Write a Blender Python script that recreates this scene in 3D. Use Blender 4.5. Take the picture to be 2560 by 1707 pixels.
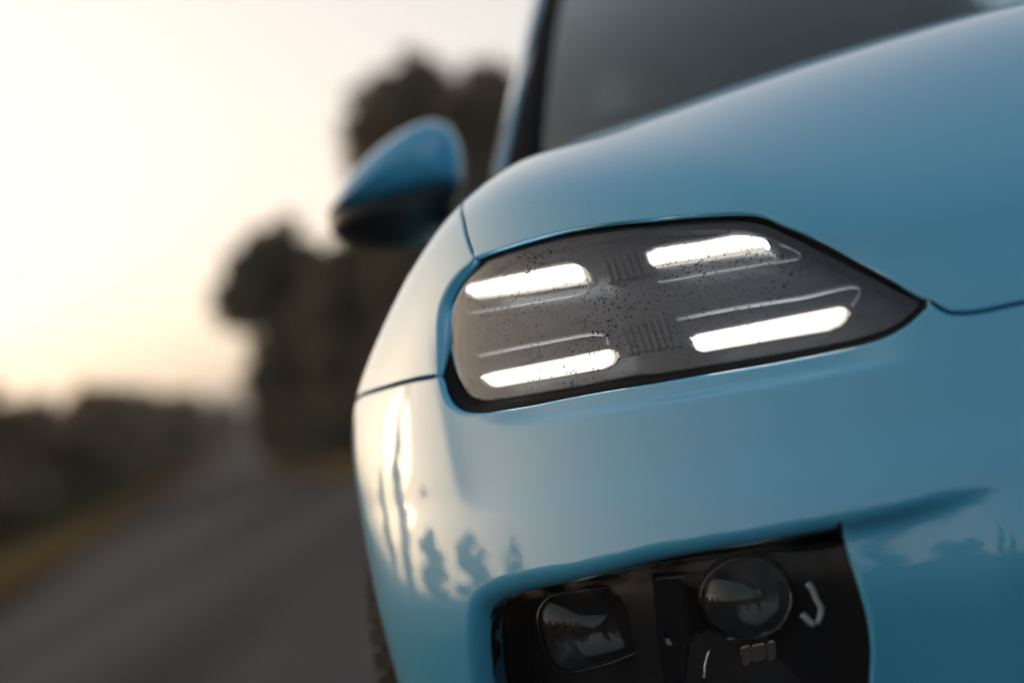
import bpy, bmesh, math, random
import numpy as np
from mathutils import Vector, Matrix
from mathutils.geometry import delaunay_2d_cdt

scene = bpy.context.scene
for o in list(bpy.data.objects):
    bpy.data.objects.remove(o)
COL = scene.collection

# ------------------------------------------------------------------ camera
cam_pos = Vector((-0.77, -1.42, 0.72))          # standing in front of the car's right front corner
yaw, pitch, roll = -0.01, math.radians(1.33), math.radians(12.0)
fwd = Vector((math.sin(yaw) * math.cos(pitch), math.cos(yaw) * math.cos(pitch), math.sin(pitch)))
rgt = fwd.cross(Vector((0, 0, 1))).normalized()
upv = rgt.cross(fwd)
cx = rgt * math.cos(roll) - upv * math.sin(roll)
cy = rgt * math.sin(roll) + upv * math.cos(roll)
cam = bpy.data.cameras.new('camera')
cam.lens = 60.0
cam.sensor_width = 36.0
cam.clip_start = 0.02
cam.clip_end = 6000
cam.dof.use_dof = True
cam.dof.focus_distance = 1.80
cam.dof.aperture_fstop = 1.5
cam_ob = bpy.data.objects.new('camera', cam)
COL.objects.link(cam_ob)
M4 = Matrix((cx, cy, -fwd)).transposed().to_4x4()
M4.translation = cam_pos
cam_ob.matrix_world = M4
scene.camera = cam_ob

# ------------------------------------------------------------------ dusk sky, low sun, exposure
SUN_AZ = math.radians(-59)      # from +Y (away from the lens) towards -X
SUN_EL = math.radians(12.0)
w = bpy.data.worlds.new('World')
scene.world = w
w.use_nodes = True
nt = w.node_tree
nt.nodes.clear()
sky = nt.nodes.new('ShaderNodeTexSky')
sky.sky_type = 'NISHITA'
sky.sun_disc = False
sky.sun_elevation = SUN_EL
sky.sun_rotation = SUN_AZ
sky.altitude = 200
sky.air_density = 0.48
sky.dust_density = 3.2
sky.ozone_density = 1.0
bg = nt.nodes.new('ShaderNodeBackground')
bg.inputs['Strength'].default_value = 0.10
wo = nt.nodes.new('ShaderNodeOutputWorld')
hs = nt.nodes.new('ShaderNodeHueSaturation')
hs.inputs['Saturation'].default_value = 1.15
tint = nt.nodes.new('ShaderNodeMix')
tint.data_type = 'RGBA'
tint.blend_type = 'MULTIPLY'
tint.inputs['Factor'].default_value = 1.0
tint.inputs['B'].default_value = (1.24, 1.0, 0.75, 1)
nt.links.new(sky.outputs[0], hs.inputs['Color'])
gam = nt.nodes.new('ShaderNodeGamma')       # thin high haze evens out the dusk sky
gam.inputs['Gamma'].default_value = 0.57
nt.links.new(hs.outputs[0], gam.inputs['Color'])
nt.links.new(gam.outputs[0], tint.inputs['A'])
nt.links.new(tint.outputs['Result'], bg.inputs[0])
nt.links.new(bg.outputs[0], wo.inputs[0])

sun = bpy.data.lights.new('sun', 'SUN')
sun.energy = 0.05
sun.angle = math.radians(10)
sun.color = (1.0, 0.72, 0.48)
sun_ob = bpy.data.objects.new('sun', sun)
COL.objects.link(sun_ob)
sdir = Vector((math.sin(SUN_AZ) * math.cos(SUN_EL), math.cos(SUN_AZ) * math.cos(SUN_EL), math.sin(SUN_EL)))
sun_ob.rotation_euler = sdir.to_track_quat('Z', 'Y').to_euler()

vs = scene.view_settings
vs.view_transform = 'Standard'
vs.look = 'None'
vs.exposure = 2.55
vs.gamma = 1.0
vs.use_curve_mapping = False
scene.cycles.max_bounces = 7
scene.cycles.volume_bounces = 0
scene.cycles.diffuse_bounces = 2
scene.cycles.transparent_max_bounces = 8
scene.cycles.use_denoising = True
scene.cycles.caustics_reflective = True
scene.cycles.sample_clamp_indirect = 6.0

# ------------------------------------------------------------------ the shape of the bodywork
# ---- body surface (car space: x<0 car's right side, y=0 nose, +y rear, z up)
PR=dict(W=1.0252,kc=.045,kh=0.0318,a=.5,y0=.03,lean=.42,crest=0.0207,cx=-0.7822,cw=.16,dh=0.0461,crown=0.1483,zw=0.7313,wt=0.766,bul=0.0094,off=0.,feat=1.)
def _nat(xk,yk):
    n=len(xk);h=np.diff(xk);A=np.zeros((n,n));r=np.zeros(n);A[0,0]=A[-1,-1]=1
    for i in range(1,n-1):
        A[i,i-1]=h[i-1];A[i,i]=2*(h[i-1]+h[i]);A[i,i+1]=h[i]
        r[i]=6*((yk[i+1]-yk[i])/h[i]-(yk[i]-yk[i-1])/h[i-1])
    return np.linalg.solve(A,r)
HX=np.array([-.1,.0,.06,.15,.3,.5,.8,1.1,1.4,1.8,2.6]);HY=np.array([.44,.60,.685,.765,.865,.955,1.022,1.05,1.065,1.07,1.06])
HM=_nat(HX,HY)
def Hc(y):
    y=np.clip(y,HX[0]-.3,HX[-1]); i=np.clip(np.searchsorted(HX,y)-1,0,len(HX)-2)
    h=HX[i+1]-HX[i];A=(HX[i+1]-y)/h;B=(y-HX[i])/h
    return A*HY[i]+B*HY[i+1]+((A**3-A)*HM[i]+(B**3-B)*HM[i+1])*h*h/6
def softp(a,w): 
    t=a/w
    return w*np.where(t>30,t,np.log1p(np.exp(np.minimum(t,30))))
def LZ(x): return .526+.05*(x+.516)+.6*(x+.516)**2
def SZ(x): return .667+.035*softp(-x-.55,.03)+.9*softp(-x-.83,.012)
def G(p,P=PR):
    x=-np.abs(p[...,0]); y=p[...,1]; z=p[...,2]
    # flank
    W=P['W']-P['wt']*softp(z-P['zw'],.03)-.02*softp(.42-z,.05)
    gf=(-x-W-P['bul']*np.exp(-((y-.85)/.42)**2)*np.exp(-((z-.60)/.25)**2)+.03*softp(y-1.5,.2))/(1+.5*P['wt']*(1/(1+np.exp(-(z-P['zw'])/.03))))
    # front fascia
    F=P['y0']+P['a']*x*x+P['lean']*softp(z-.60,.02)+.28*softp(.605-z,.006)*-1+.55*softp(.47-z,.02)
    F=F+.10*x**4
    gr=F-y
    # bonnet
    H=Hc(y)+P['dh']+P['crest']*np.exp(-((x-P['cx'])/P['cw'])**2)*np.exp(-softp(y-.3,.2)*.35)-P['crown']*x*x
    xr=-.59+.194*np.exp(-np.clip(y-.166,-.2,2)/.13)
    H=H-.024*(1-np.exp(-softp(x-xr,.006)/.06))*np.exp(-softp(y-.32,.06)/.16)*(1/(1+np.exp(-(y-.13)/.02)))
    gh=(z-H)*.93
    # shallow scoop under the running lamp, ledge over the inner bumper
    sig=lambda t: 1/(1+np.exp(-np.clip(t,-40,40)))
    zc=.562+.062*softp(-x-.38,.05)**1.25
    aa=z-zc; bb=x+.884
    sm=-.014*np.logaddexp(-aa/.014,-bb/.014)
    ww=.0022+.016*np.clip((x+.84)/.5,0,1)
    q=softp(sm,ww)
    scoop=.010*(1-np.exp(-q/.030))*sig((.775-z)/.012)*sig((-x-.02)/.03)
    shelf=.012*sig((z-SZ(x))/.002)*sig((.775-z)/.012)*sig((-.45-x)/.012)*sig((x+.805)/.014)
    zl=LZ(x)
    ledge=.022*sig((zl-z)/.0045)*sig((x+.555)/.012)*sig((-.425-x)/.022)*sig((z-.30)/.02)
    k1=P['kc']; k2=P['kh']
    a=k1*np.logaddexp(gf/k1,gr/k1)
    return k2*np.logaddexp(a/k2,gh/k2)+P['off']+ledge+P['feat']*(scoop+shelf)+(1-P['feat'])*.17*(softp(.81-z,.02)-softp(.66-z,.01))*sig((z-.60)/.012)
def grad(p,e=4e-4,P=PR):
    g=np.empty(p.shape)
    for i in range(3):
        d=np.zeros(3); d[i]=e
        g[...,i]=(G(p+d,P)-G(p-d,P))/(2*e)
    return g/np.linalg.norm(g,axis=-1,keepdims=True)
# oblique chart
_n=np.array([-.52,-.68,.51]); ON=_n/np.linalg.norm(_n)
OS=np.cross([0,0,1.],ON); OS/=np.linalg.norm(OS); OT=np.cross(ON,OS)
OC=np.array([-.7,.35,.75])
def chart(st,P=PR):
    st=np.asarray(st,float); b=OC+st[...,:1]*OS+st[...,1:2]*OT
    lo=np.full(st.shape[:-1],-1.2); hi=np.full(st.shape[:-1],1.2)
    for _ in range(46):
        m=(lo+hi)/2; inside=G(b+m[...,None]*ON,P)<0
        lo=np.where(inside,m,lo); hi=np.where(inside,hi,m)
    return b+((lo+hi)/2)[...,None]*ON
def to_st(p):
    q=np.asarray(p)-OC
    return np.stack([q@OS,q@OT],-1)

# outlines of panels and lamps, in the oblique chart of the body surface (metres)
CURVES = {
    'seam_hood': [[-0.19862, 0.14104],[-0.21041, 0.16065],[-0.22264, 0.1805],[-0.23977, 0.20722]],
    'seam_bumper': [[-0.26369, 0.01823],[-0.28503, 0.02215],[-0.31289, 0.02728],[-0.36438, 0.0357],[-0.41399, 0.04568],[-0.47201, 0.06195]],
    'drl_top': [[-0.19862, 0.14104],[-0.18126, 0.1414],[-0.16138, 0.14004],[-0.11483, 0.13746],[-0.05136, 0.1338],[0.00671, 0.12797],[0.06068, 0.12149],[0.06965, 0.12063],[0.11975, 0.11536],[0.15181, 0.11102],[0.17372, 0.10678],[0.18932, 0.10092],[0.20656, 0.08977],[0.22889, 0.07659],[0.25631, 0.05743],[0.28255, 0.03901],[0.30991, 0.02032],[0.32992, 0.00456],[0.34548, -0.00751]],
    'hood_front': [[0.34548, -0.00751],[0.35688, -0.01749],[0.3644, -0.02243],[0.37192, -0.02419],[0.38065, -0.02448],[0.3918, -0.02406],[0.42921, -0.01769]],
    'drl_left': [[-0.20166, 0.14024],[-0.22669, 0.13592],[-0.25057, 0.12297],[-0.26426, 0.10535],[-0.26924, 0.08431],[-0.26915, 0.06551],[-0.26763, 0.04151],[-0.26364, 0.01741]],
    'drl_bottom': [[-0.26284, 0.01606],[-0.25744, -0.00255],[-0.24753, -0.01901],[-0.23078, -0.03167],[-0.20398, -0.04115],[-0.17202, -0.04524],[-0.06354, -0.04933],[0.03303, -0.05376],[0.06023, -0.05456],[0.12781, -0.05518],[0.19047, -0.05405],[0.24927, -0.04999],[0.28559, -0.0467],[0.30929, -0.04272],[0.3284, -0.03432],[0.33995, -0.02522],[0.34609, -0.01833],[0.34837, -0.01326]],
    'lens': [[-0.20432, 0.14027],[-0.22256, 0.13546],[-0.24096, 0.12544],[-0.25338, 0.11007],[-0.25843, 0.09096],[-0.25926, 0.07441],[-0.25634, 0.05224],[-0.24992, 0.0312],[-0.23987, 0.01123],[-0.22607, -0.00612],[-0.21403, -0.01382],[-0.197, -0.02005],[-0.0686, -0.0331],[0.02844, -0.03682],[0.05547, -0.03944],[0.10677, -0.04013],[0.15515, -0.03983],[0.21586, -0.03764],[0.25899, -0.03437],[0.28682, -0.03026],[0.30742, -0.02392],[0.3212, -0.01552],[0.33022, -0.00731],[0.3341, -0.00111],[0.33209, 0.00182],[0.31641, 0.01088],[0.29075, 0.02766],[0.26417, 0.04491],[0.23644, 0.0639],[0.20722, 0.08346],[0.1858, 0.09643],[0.16866, 0.10415],[0.15298, 0.10847],[0.11278, 0.11496],[0.06206, 0.12248],[0.05302, 0.1235],[-0.00134, 0.13025],[-0.05984, 0.13604],[-0.102, 0.13984],[-0.17162, 0.14387]],
    'bar0': [[-0.2325, 0.12299],[-0.22545, 0.12879],[-0.13561, 0.11571],[-0.06165, 0.10779],[-0.05126, 0.10282],[-0.04493, 0.09393],[-0.04283, 0.08616],[-0.04885, 0.0827],[-0.13472, 0.09276],[-0.22608, 0.11145],[-0.23225, 0.11662]],
    'bar1': [[-0.21103, 0.01729],[-0.19603, 0.01798],[-0.09669, 0.00933],[-0.01733, 0.00585],[-0.01105, 0.00179],[-0.01002, -0.00569],[-0.01543, -0.01055],[-0.02931, -0.01245],[-0.09893, -0.00819],[-0.19314, 0.00098],[-0.2026, 0.00624]],
    'bar2': [[0.03743, 0.09684],[0.04434, 0.09879],[0.05323, 0.10088],[0.10384, 0.09837],[0.14197, 0.09924],[0.15907, 0.09596],[0.1794, 0.08472],[0.16785, 0.08125],[0.10495, 0.0801],[0.05424, 0.08166],[0.04513, 0.08117],[0.03972, 0.08575]],
    'bar3': [[0.08392, 0.0003],[0.09426, 0.00228],[0.16525, 0.00423],[0.24507, 0.0097],[0.252, 0.00902],[0.25588, 0.0044],[0.25265, -0.00233],[0.24663, -0.00802],[0.23499, -0.01213],[0.16343, -0.01518],[0.09736, -0.01621],[0.09092, -0.01356]],
    'guide0': [[-0.22787, 0.09265],[-0.15845, 0.08057],[-0.09071, 0.07236],[-0.0452, 0.06927],[-0.03911, 0.07156],[-0.03797, 0.07634],[-0.04085, 0.08332]],
    'guide1': [[-0.21426, 0.04057],[-0.11613, 0.03084],[-0.02715, 0.02273],[-0.0188, 0.01863],[-0.01646, 0.01009]],
    'guide2': [[0.052, 0.06256],[0.05409, 0.06187],[0.12131, 0.061],[0.198, 0.063],[0.20731, 0.06397],[0.20976, 0.0672],[0.20626, 0.07162],[0.18834, 0.08194]],
    'guide3': [[0.07216, 0.02017],[0.13526, 0.02123],[0.21162, 0.02258],[0.26114, 0.02804],[0.26761, 0.02524],[0.26703, 0.0205],[0.25957, 0.00829]],
    'rib0': [[-0.00343, 0.02662],[0.00674, -0.00162]],
    'rib1': [[0.00567, 0.02702],[0.01564, -0.00199]],
    'rib2': [[0.01466, 0.02746],[0.02444, -0.00232]],
    'rib3': [[0.02355, 0.02793],[0.03315, -0.00261]],
    'rib4': [[0.03233, 0.02845],[0.04177, -0.00288]],
    'rib5': [[0.04102, 0.02899],[0.05029, -0.00311]],
    'rib6': [[0.04962, 0.02957],[0.05873, -0.00331]],
    'rib7': [[0.05812, 0.03018],[0.06709, -0.00348]],
    'rib8': [[-0.02288, 0.1038],[-0.01354, 0.07733]],
    'rib9': [[-0.01337, 0.10373],[-0.00367, 0.0772]],
    'rib10': [[-0.00399, 0.10371],[0.00605, 0.07712]],
    'rib11': [[0.00527, 0.10376],[0.01565, 0.07711]],
    'rib12': [[0.0144, 0.10387],[0.02513, 0.07714]],
    'rib13': [[0.0234, 0.10403],[0.03448, 0.07723]],
    'low_trim': [[-0.25801, 0.02596],[-0.14558, 0.00997],[-0.00103, -0.00362],[0.04514, -0.00472],[0.07994, -0.00561],[0.17692, -0.00209],[0.25428, 0.00353],[0.30957, 0.00285],[0.31197, -0.0013],[0.29683, -0.01109],[0.27614, -0.01803],[0.24816, -0.02245],[0.20468, -0.026],[0.1433, -0.02835],[0.09436, -0.02873],[0.04245, -0.02809],[0.01512, -0.02517],[-0.08322, -0.02135],[-0.21423, -0.00734],[-0.23192, -0.00092],[-0.2445, 0.00763]],
    'low_open': [[-0.27176, -0.32684],[-0.26689, -0.30527],[-0.25531, -0.27856],[-0.24357, -0.2545],[-0.23329, -0.23652],[-0.2193, -0.22507],[-0.19539, -0.21778],[-0.14853, -0.21474],[-0.04421, -0.21684],[0.06043, -0.21209],[0.16807, -0.20839],[0.2357, -0.20436],[0.25571, -0.20403],[0.26248, -0.20973],[0.25937, -0.22159],[0.26335, -0.25326],[0.2636, -0.28285],[0.25732, -0.30815],[0.24213, -0.33909],[0.2257, -0.37617],[0.19789, -0.39332],[0.13351, -0.40264],[-0.0891, -0.40862],[-0.18967, -0.40102]],
    'low_lens': [[-0.24173, -0.31907],[-0.2248, -0.27619],[-0.21703, -0.2597],[-0.20075, -0.24217],[-0.18306, -0.23362],[-0.1531, -0.22851],[-0.08229, -0.22635],[0.04521, -0.22307],[0.15433, -0.21903],[0.22288, -0.20926],[0.23445, -0.20911],[0.23972, -0.21529],[0.24181, -0.22994],[0.24364, -0.26111],[0.24124, -0.2901],[0.23689, -0.3043],[0.22298, -0.33297],[0.19778, -0.36788],[0.17309, -0.37986],[-0.09958, -0.39418],[-0.17099, -0.38614]],
    'proj_a': [[-0.08189, -0.26739]],
    'proj_b': [[0.1216, -0.25431]],
    'refl': [[0.11876, -0.29774]],
    'proj_a_out': [[-0.1472, -0.25759],[-0.13818, -0.24289],[-0.122, -0.23413],[-0.08456, -0.2332],[-0.03163, -0.23551],[-0.0033, -0.24357],[-0.00065, -0.25563],[-0.00875, -0.27616],[-0.02153, -0.28952],[-0.04421, -0.29332],[-0.08702, -0.29703],[-0.13031, -0.29641],[-0.14582, -0.28656]],
    'clip': [[0.18836, -0.2432],[0.19346, -0.24436],[0.19501, -0.25433],[0.19708, -0.26317],[0.19097, -0.2755],[0.18464, -0.28122],[0.17601, -0.27013],[0.18223, -0.2705],[0.18871, -0.26399],[0.18813, -0.25497]],
}
SHAPES = {
    'proj_a': [[-0.821, 0.42, 0.4562],[-0.8161, 0.42, 0.4736],[-0.8032, 0.42, 0.4842],[-0.7765, 0.42, 0.4841],[-0.7362, 0.42, 0.4803],[-0.7152, 0.42, 0.4728],[-0.7108, 0.42, 0.4596],[-0.7145, 0.42, 0.4358],[-0.7248, 0.42, 0.4134],[-0.7435, 0.42, 0.4076],[-0.7749, 0.42, 0.4045],[-0.8053, 0.42, 0.4068],[-0.8152, 0.42, 0.4181]],
    'proj_b': [[-0.5711, 0.27, 0.4551],[-0.5746, 0.27, 0.4459],[-0.5807, 0.27, 0.4379],[-0.5889, 0.27, 0.4316],[-0.5988, 0.27, 0.4276],[-0.6097, 0.27, 0.426],[-0.6208, 0.27, 0.4271],[-0.6313, 0.27, 0.4306],[-0.6406, 0.27, 0.4364],[-0.648, 0.27, 0.4441],[-0.653, 0.27, 0.4531],[-0.6553, 0.27, 0.4628],[-0.6546, 0.27, 0.4727],[-0.6512, 0.27, 0.4819],[-0.6451, 0.27, 0.4899],[-0.6368, 0.27, 0.4962],[-0.6269, 0.27, 0.5002],[-0.616, 0.27, 0.5018],[-0.6049, 0.27, 0.5007],[-0.5944, 0.27, 0.4972],[-0.5851, 0.27, 0.4914],[-0.5777, 0.27, 0.4837],[-0.5727, 0.27, 0.4747],[-0.5705, 0.27, 0.4649]],
    'mirror_top': [[-1.0986, 1.84, 1.1053],[-1.0682, 1.84, 1.1441],[-1.0229, 1.84, 1.1806],[-0.9685, 1.84, 1.2117],[-0.9154, 1.84, 1.2329],[-0.8654, 1.84, 1.2392],[-0.8374, 1.84, 1.2264],[-0.8249, 1.84, 1.1963],[-0.8238, 1.84, 1.1533],[-0.8317, 1.84, 1.108]],
    'mirror_split': [[-1.0986, 1.84, 1.1053],[-1.0171, 1.84, 1.0947],[-0.9488, 1.84, 1.0946],[-0.8883, 1.84, 1.0988],[-0.8333, 1.84, 1.1084]],
    'mirror_low': [[-1.0986, 1.84, 1.1053],[-1.0973, 1.84, 1.0708],[-1.062, 1.84, 1.0437],[-1.0154, 1.84, 1.0218],[-0.9494, 1.84, 1.0111],[-0.8965, 1.84, 1.0194],[-0.8333, 1.84, 1.1084]],
    'clip': [[-0.5572, 0.235, 0.4733],[-0.551, 0.235, 0.4702],[-0.5494, 0.235, 0.4579],[-0.5466, 0.235, 0.4472],[-0.5518, 0.235, 0.4327],[-0.5587, 0.235, 0.4277],[-0.5688, 0.235, 0.4451],[-0.5626, 0.235, 0.4423],[-0.5559, 0.235, 0.4479],[-0.557, 0.235, 0.4595]],
    'facet0': [[-0.6287, 0.3, 0.413],[-0.617, 0.3, 0.414],[-0.6199, 0.3, 0.394],[-0.6283, 0.3, 0.3925]],
    'facet1': [[-0.616, 0.302, 0.4131],[-0.6007, 0.302, 0.4125],[-0.604, 0.302, 0.3947],[-0.6185, 0.302, 0.3952]],
    'facet2': [[-0.5993, 0.3, 0.4131],[-0.5902, 0.3, 0.4137],[-0.5938, 0.3, 0.3929],[-0.6028, 0.3, 0.3934]],
    'chip': [[-0.6983, 0.3, 0.4368],[-0.6941, 0.3, 0.434],[-0.6934, 0.3, 0.4285],[-0.6983, 0.3, 0.4307]],
    'arc': [[-0.6576, 0.29, 0.4194],[-0.6638, 0.29, 0.4083],[-0.6674, 0.29, 0.3996],[-0.6703, 0.29, 0.3907]],
    'lip': [[-0.6423, 0.275, 0.4293],[-0.6142, 0.275, 0.4287],[-0.5876, 0.275, 0.4291],[-0.5853, 0.275, 0.4267],[-0.6035, 0.275, 0.4255],[-0.6374, 0.275, 0.426]],
    'divider': [[-0.6971, 0.325, 0.4967],[-0.6639, 0.325, 0.4926],[-0.6762, 0.325, 0.4535],[-0.694, 0.325, 0.3797],[-0.7089, 0.325, 0.3828],[-0.7038, 0.325, 0.4476]],
    'tray': [[-0.6731, 0.315, 0.4272],[-0.6604, 0.315, 0.4323],[-0.5719, 0.315, 0.4214],[-0.5399, 0.315, 0.4089],[-0.529, 0.315, 0.3969],[-0.5301, 0.315, 0.3741],[-0.5474, 0.315, 0.3565],[-0.6931, 0.315, 0.3698]],
    'clip_path': [[-0.5562, 0.232, 0.4717],[-0.5528, 0.232, 0.4642],[-0.5513, 0.232, 0.4541],[-0.5485, 0.232, 0.4467],[-0.5518, 0.232, 0.4368],[-0.5575, 0.232, 0.4306],[-0.5629, 0.232, 0.4364],[-0.5677, 0.232, 0.4438]],
}
# ------------------------------------------------------------------ helpers
def tag(o, label=None, cat=None, group=None, kind=None):
    if label: o['label'] = label
    if cat: o['category'] = cat
    if group: o['group'] = group
    if kind: o['kind'] = kind
    return o

def link(name, me, mat=None, parent=None):
    o = bpy.data.objects.new(name, me)
    COL.objects.link(o)
    if mat is not None and me is not None:
        me.materials.append(mat)
    if parent is not None:
        o.parent = parent
    return o

def mesh_obj(name, verts, faces, mat, parent=None, normals=None, smooth=True):
    me = bpy.data.meshes.new(name)
    me.from_pydata([tuple(map(float, v)) for v in verts], [], [tuple(int(i) for i in f) for f in faces])
    me.update()
    if smooth:
        me.shade_smooth()
    if normals is not None:
        me.normals_split_custom_set_from_vertices([tuple(map(float, n)) for n in normals])
    return link(name, me, mat, parent)

def bm_obj(name, bm, mat, parent=None, smooth=True):
    me = bpy.data.meshes.new(name)
    bm.normal_update()
    bm.to_mesh(me)
    bm.free()
    if smooth:
        me.shade_smooth()
    return link(name, me, mat, parent)

def empty(name, loc=(0, 0, 0)):
    o = bpy.data.objects.new(name, None)
    o.location = loc
    o.empty_display_size = .2
    COL.objects.link(o)
    return o

# ------------------------------------------------------------------ materials
def new_mat(name):
    m = bpy.data.materials.new(name)
    m.use_nodes = True
    n = m.node_tree
    b = n.nodes['Principled BSDF']
    return m, n, b

def N(n, kind, **kw):
    x = n.nodes.new(kind)
    for k, v in kw.items():
        if k in x.inputs: x.inputs[k].default_value = v
        else: setattr(x, k, v)
    return x

def ramp(n, src, p0, p1, c0=(0, 0, 0, 1), c1=(1, 1, 1, 1)):
    r = n.nodes.new('ShaderNodeValToRGB')
    r.color_ramp.elements[0].position = p0
    r.color_ramp.elements[1].position = p1
    r.color_ramp.elements[0].color = c0
    r.color_ramp.elements[1].color = c1
    n.links.new(src, r.inputs[0])
    return r

def simple(name, col, rough=.5, metal=0., spec=.5, coat=0.):
    m, n, b = new_mat(name)
    b.inputs['Base Color'].default_value = (*col, 1)
    b.inputs['Roughness'].default_value = rough
    b.inputs['Metallic'].default_value = metal
    b.inputs['Specular IOR Level'].default_value = spec
    b.inputs['Coat Weight'].default_value = coat
    return m

def grainy(name, c0, c1, scale, rough=.8, bump=0., detail=6., spec=.3):
    m, n, b = new_mat(name)
    tc = N(n, 'ShaderNodeTexCoord')
    no = N(n, 'ShaderNodeTexNoise', Scale=scale, Detail=detail, Roughness=.62)
    n.links.new(tc.outputs['Object'], no.inputs['Vector'])
    r = ramp(n, no.outputs['Fac'], .3, .7, (*c0, 1), (*c1, 1))
    n.links.new(r.outputs[0], b.inputs['Base Color'])
    b.inputs['Roughness'].default_value = rough
    b.inputs['Specular IOR Level'].default_value = spec
    if bump:
        bp = N(n, 'ShaderNodeBump', Strength=bump, Distance=.01)
        n.links.new(no.outputs['Fac'], bp.inputs['Height'])
        n.links.new(bp.outputs[0], b.inputs['Normal'])
    return m

def make_paint():
    m, n, b = new_mat('blue_car_paint')
    tc = N(n, 'ShaderNodeTexCoord')
    # fine dust film and tiny dirt specks
    big = N(n, 'ShaderNodeTexNoise', Scale=5., Detail=5., Roughness=.6)
    n.links.new(tc.outputs['Object'], big.inputs['Vector'])
    vor = N(n, 'ShaderNodeTexVoronoi', Scale=230.)
    n.links.new(tc.outputs['Object'], vor.inputs['Vector'])
    clump = N(n, 'ShaderNodeTexNoise', Scale=3., Detail=2.)
    n.links.new(tc.outputs['Object'], clump.inputs['Vector'])
    thr = N(n, 'ShaderNodeMapRange')
    thr.inputs['From Min'].default_value = .38; thr.inputs['From Max'].default_value = .8
    thr.inputs['To Min'].default_value = .0; thr.inputs['To Max'].default_value = .26
    n.links.new(clump.outputs['Fac'], thr.inputs['Value'])
    less = N(n, 'ShaderNodeMath', operation='LESS_THAN')
    n.links.new(vor.outputs['Distance'], less.inputs[0])
    n.links.new(thr.outputs[0], less.inputs[1])
    rare = N(n, 'ShaderNodeTexWhiteNoise')
    n.links.new(vor.outputs['Position'], rare.inputs['Vector'])
    gt = N(n, 'ShaderNodeMath', operation='GREATER_THAN'); gt.inputs[1].default_value = .86
    n.links.new(rare.outputs['Value'], gt.inputs[0])
    sp = N(n, 'ShaderNodeMath', operation='MULTIPLY')
    n.links.new(less.outputs[0], sp.inputs[0]); n.links.new(gt.outputs[0], sp.inputs[1])
    mix = N(n, 'ShaderNodeMix', data_type='RGBA')
    mix.inputs['A'].default_value = (.046, .31, .52, 1)
    mix.inputs['B'].default_value = (.03, .10, .11, 1)
    n.links.new(sp.outputs[0], mix.inputs['Factor'])
    n.links.new(mix.outputs['Result'], b.inputs['Base Color'])
    b.inputs['Roughness'].default_value = .42
    b.inputs['Metallic'].default_value = .0
    b.inputs['Specular IOR Level'].default_value = .35
    b.inputs['Coat Weight'].default_value = 1.0
    b.inputs['Coat IOR'].default_value = 1.6
    cr = N(n, 'ShaderNodeMapRange')
    cr.inputs['From Min'].default_value = .35; cr.inputs['From Max'].default_value = .75
    cr.inputs['To Min'].default_value = .015; cr.inputs['To Max'].default_value = .05
    n.links.new(big.outputs['Fac'], cr.inputs['Value'])
    n.links.new(cr.outputs[0], b.inputs['Coat Roughness'])
    # orange peel in the clear coat
    op = N(n, 'ShaderNodeTexNoise', Scale=260., Detail=1.)
    n.links.new(tc.outputs['Object'], op.inputs['Vector'])
    bp = N(n, 'ShaderNodeBump', Strength=.015, Distance=.002)
    n.links.new(op.outputs['Fac'], bp.inputs['Height'])
    n.links.new(bp.outputs[0], b.inputs['Coat Normal'])
    return m

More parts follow.
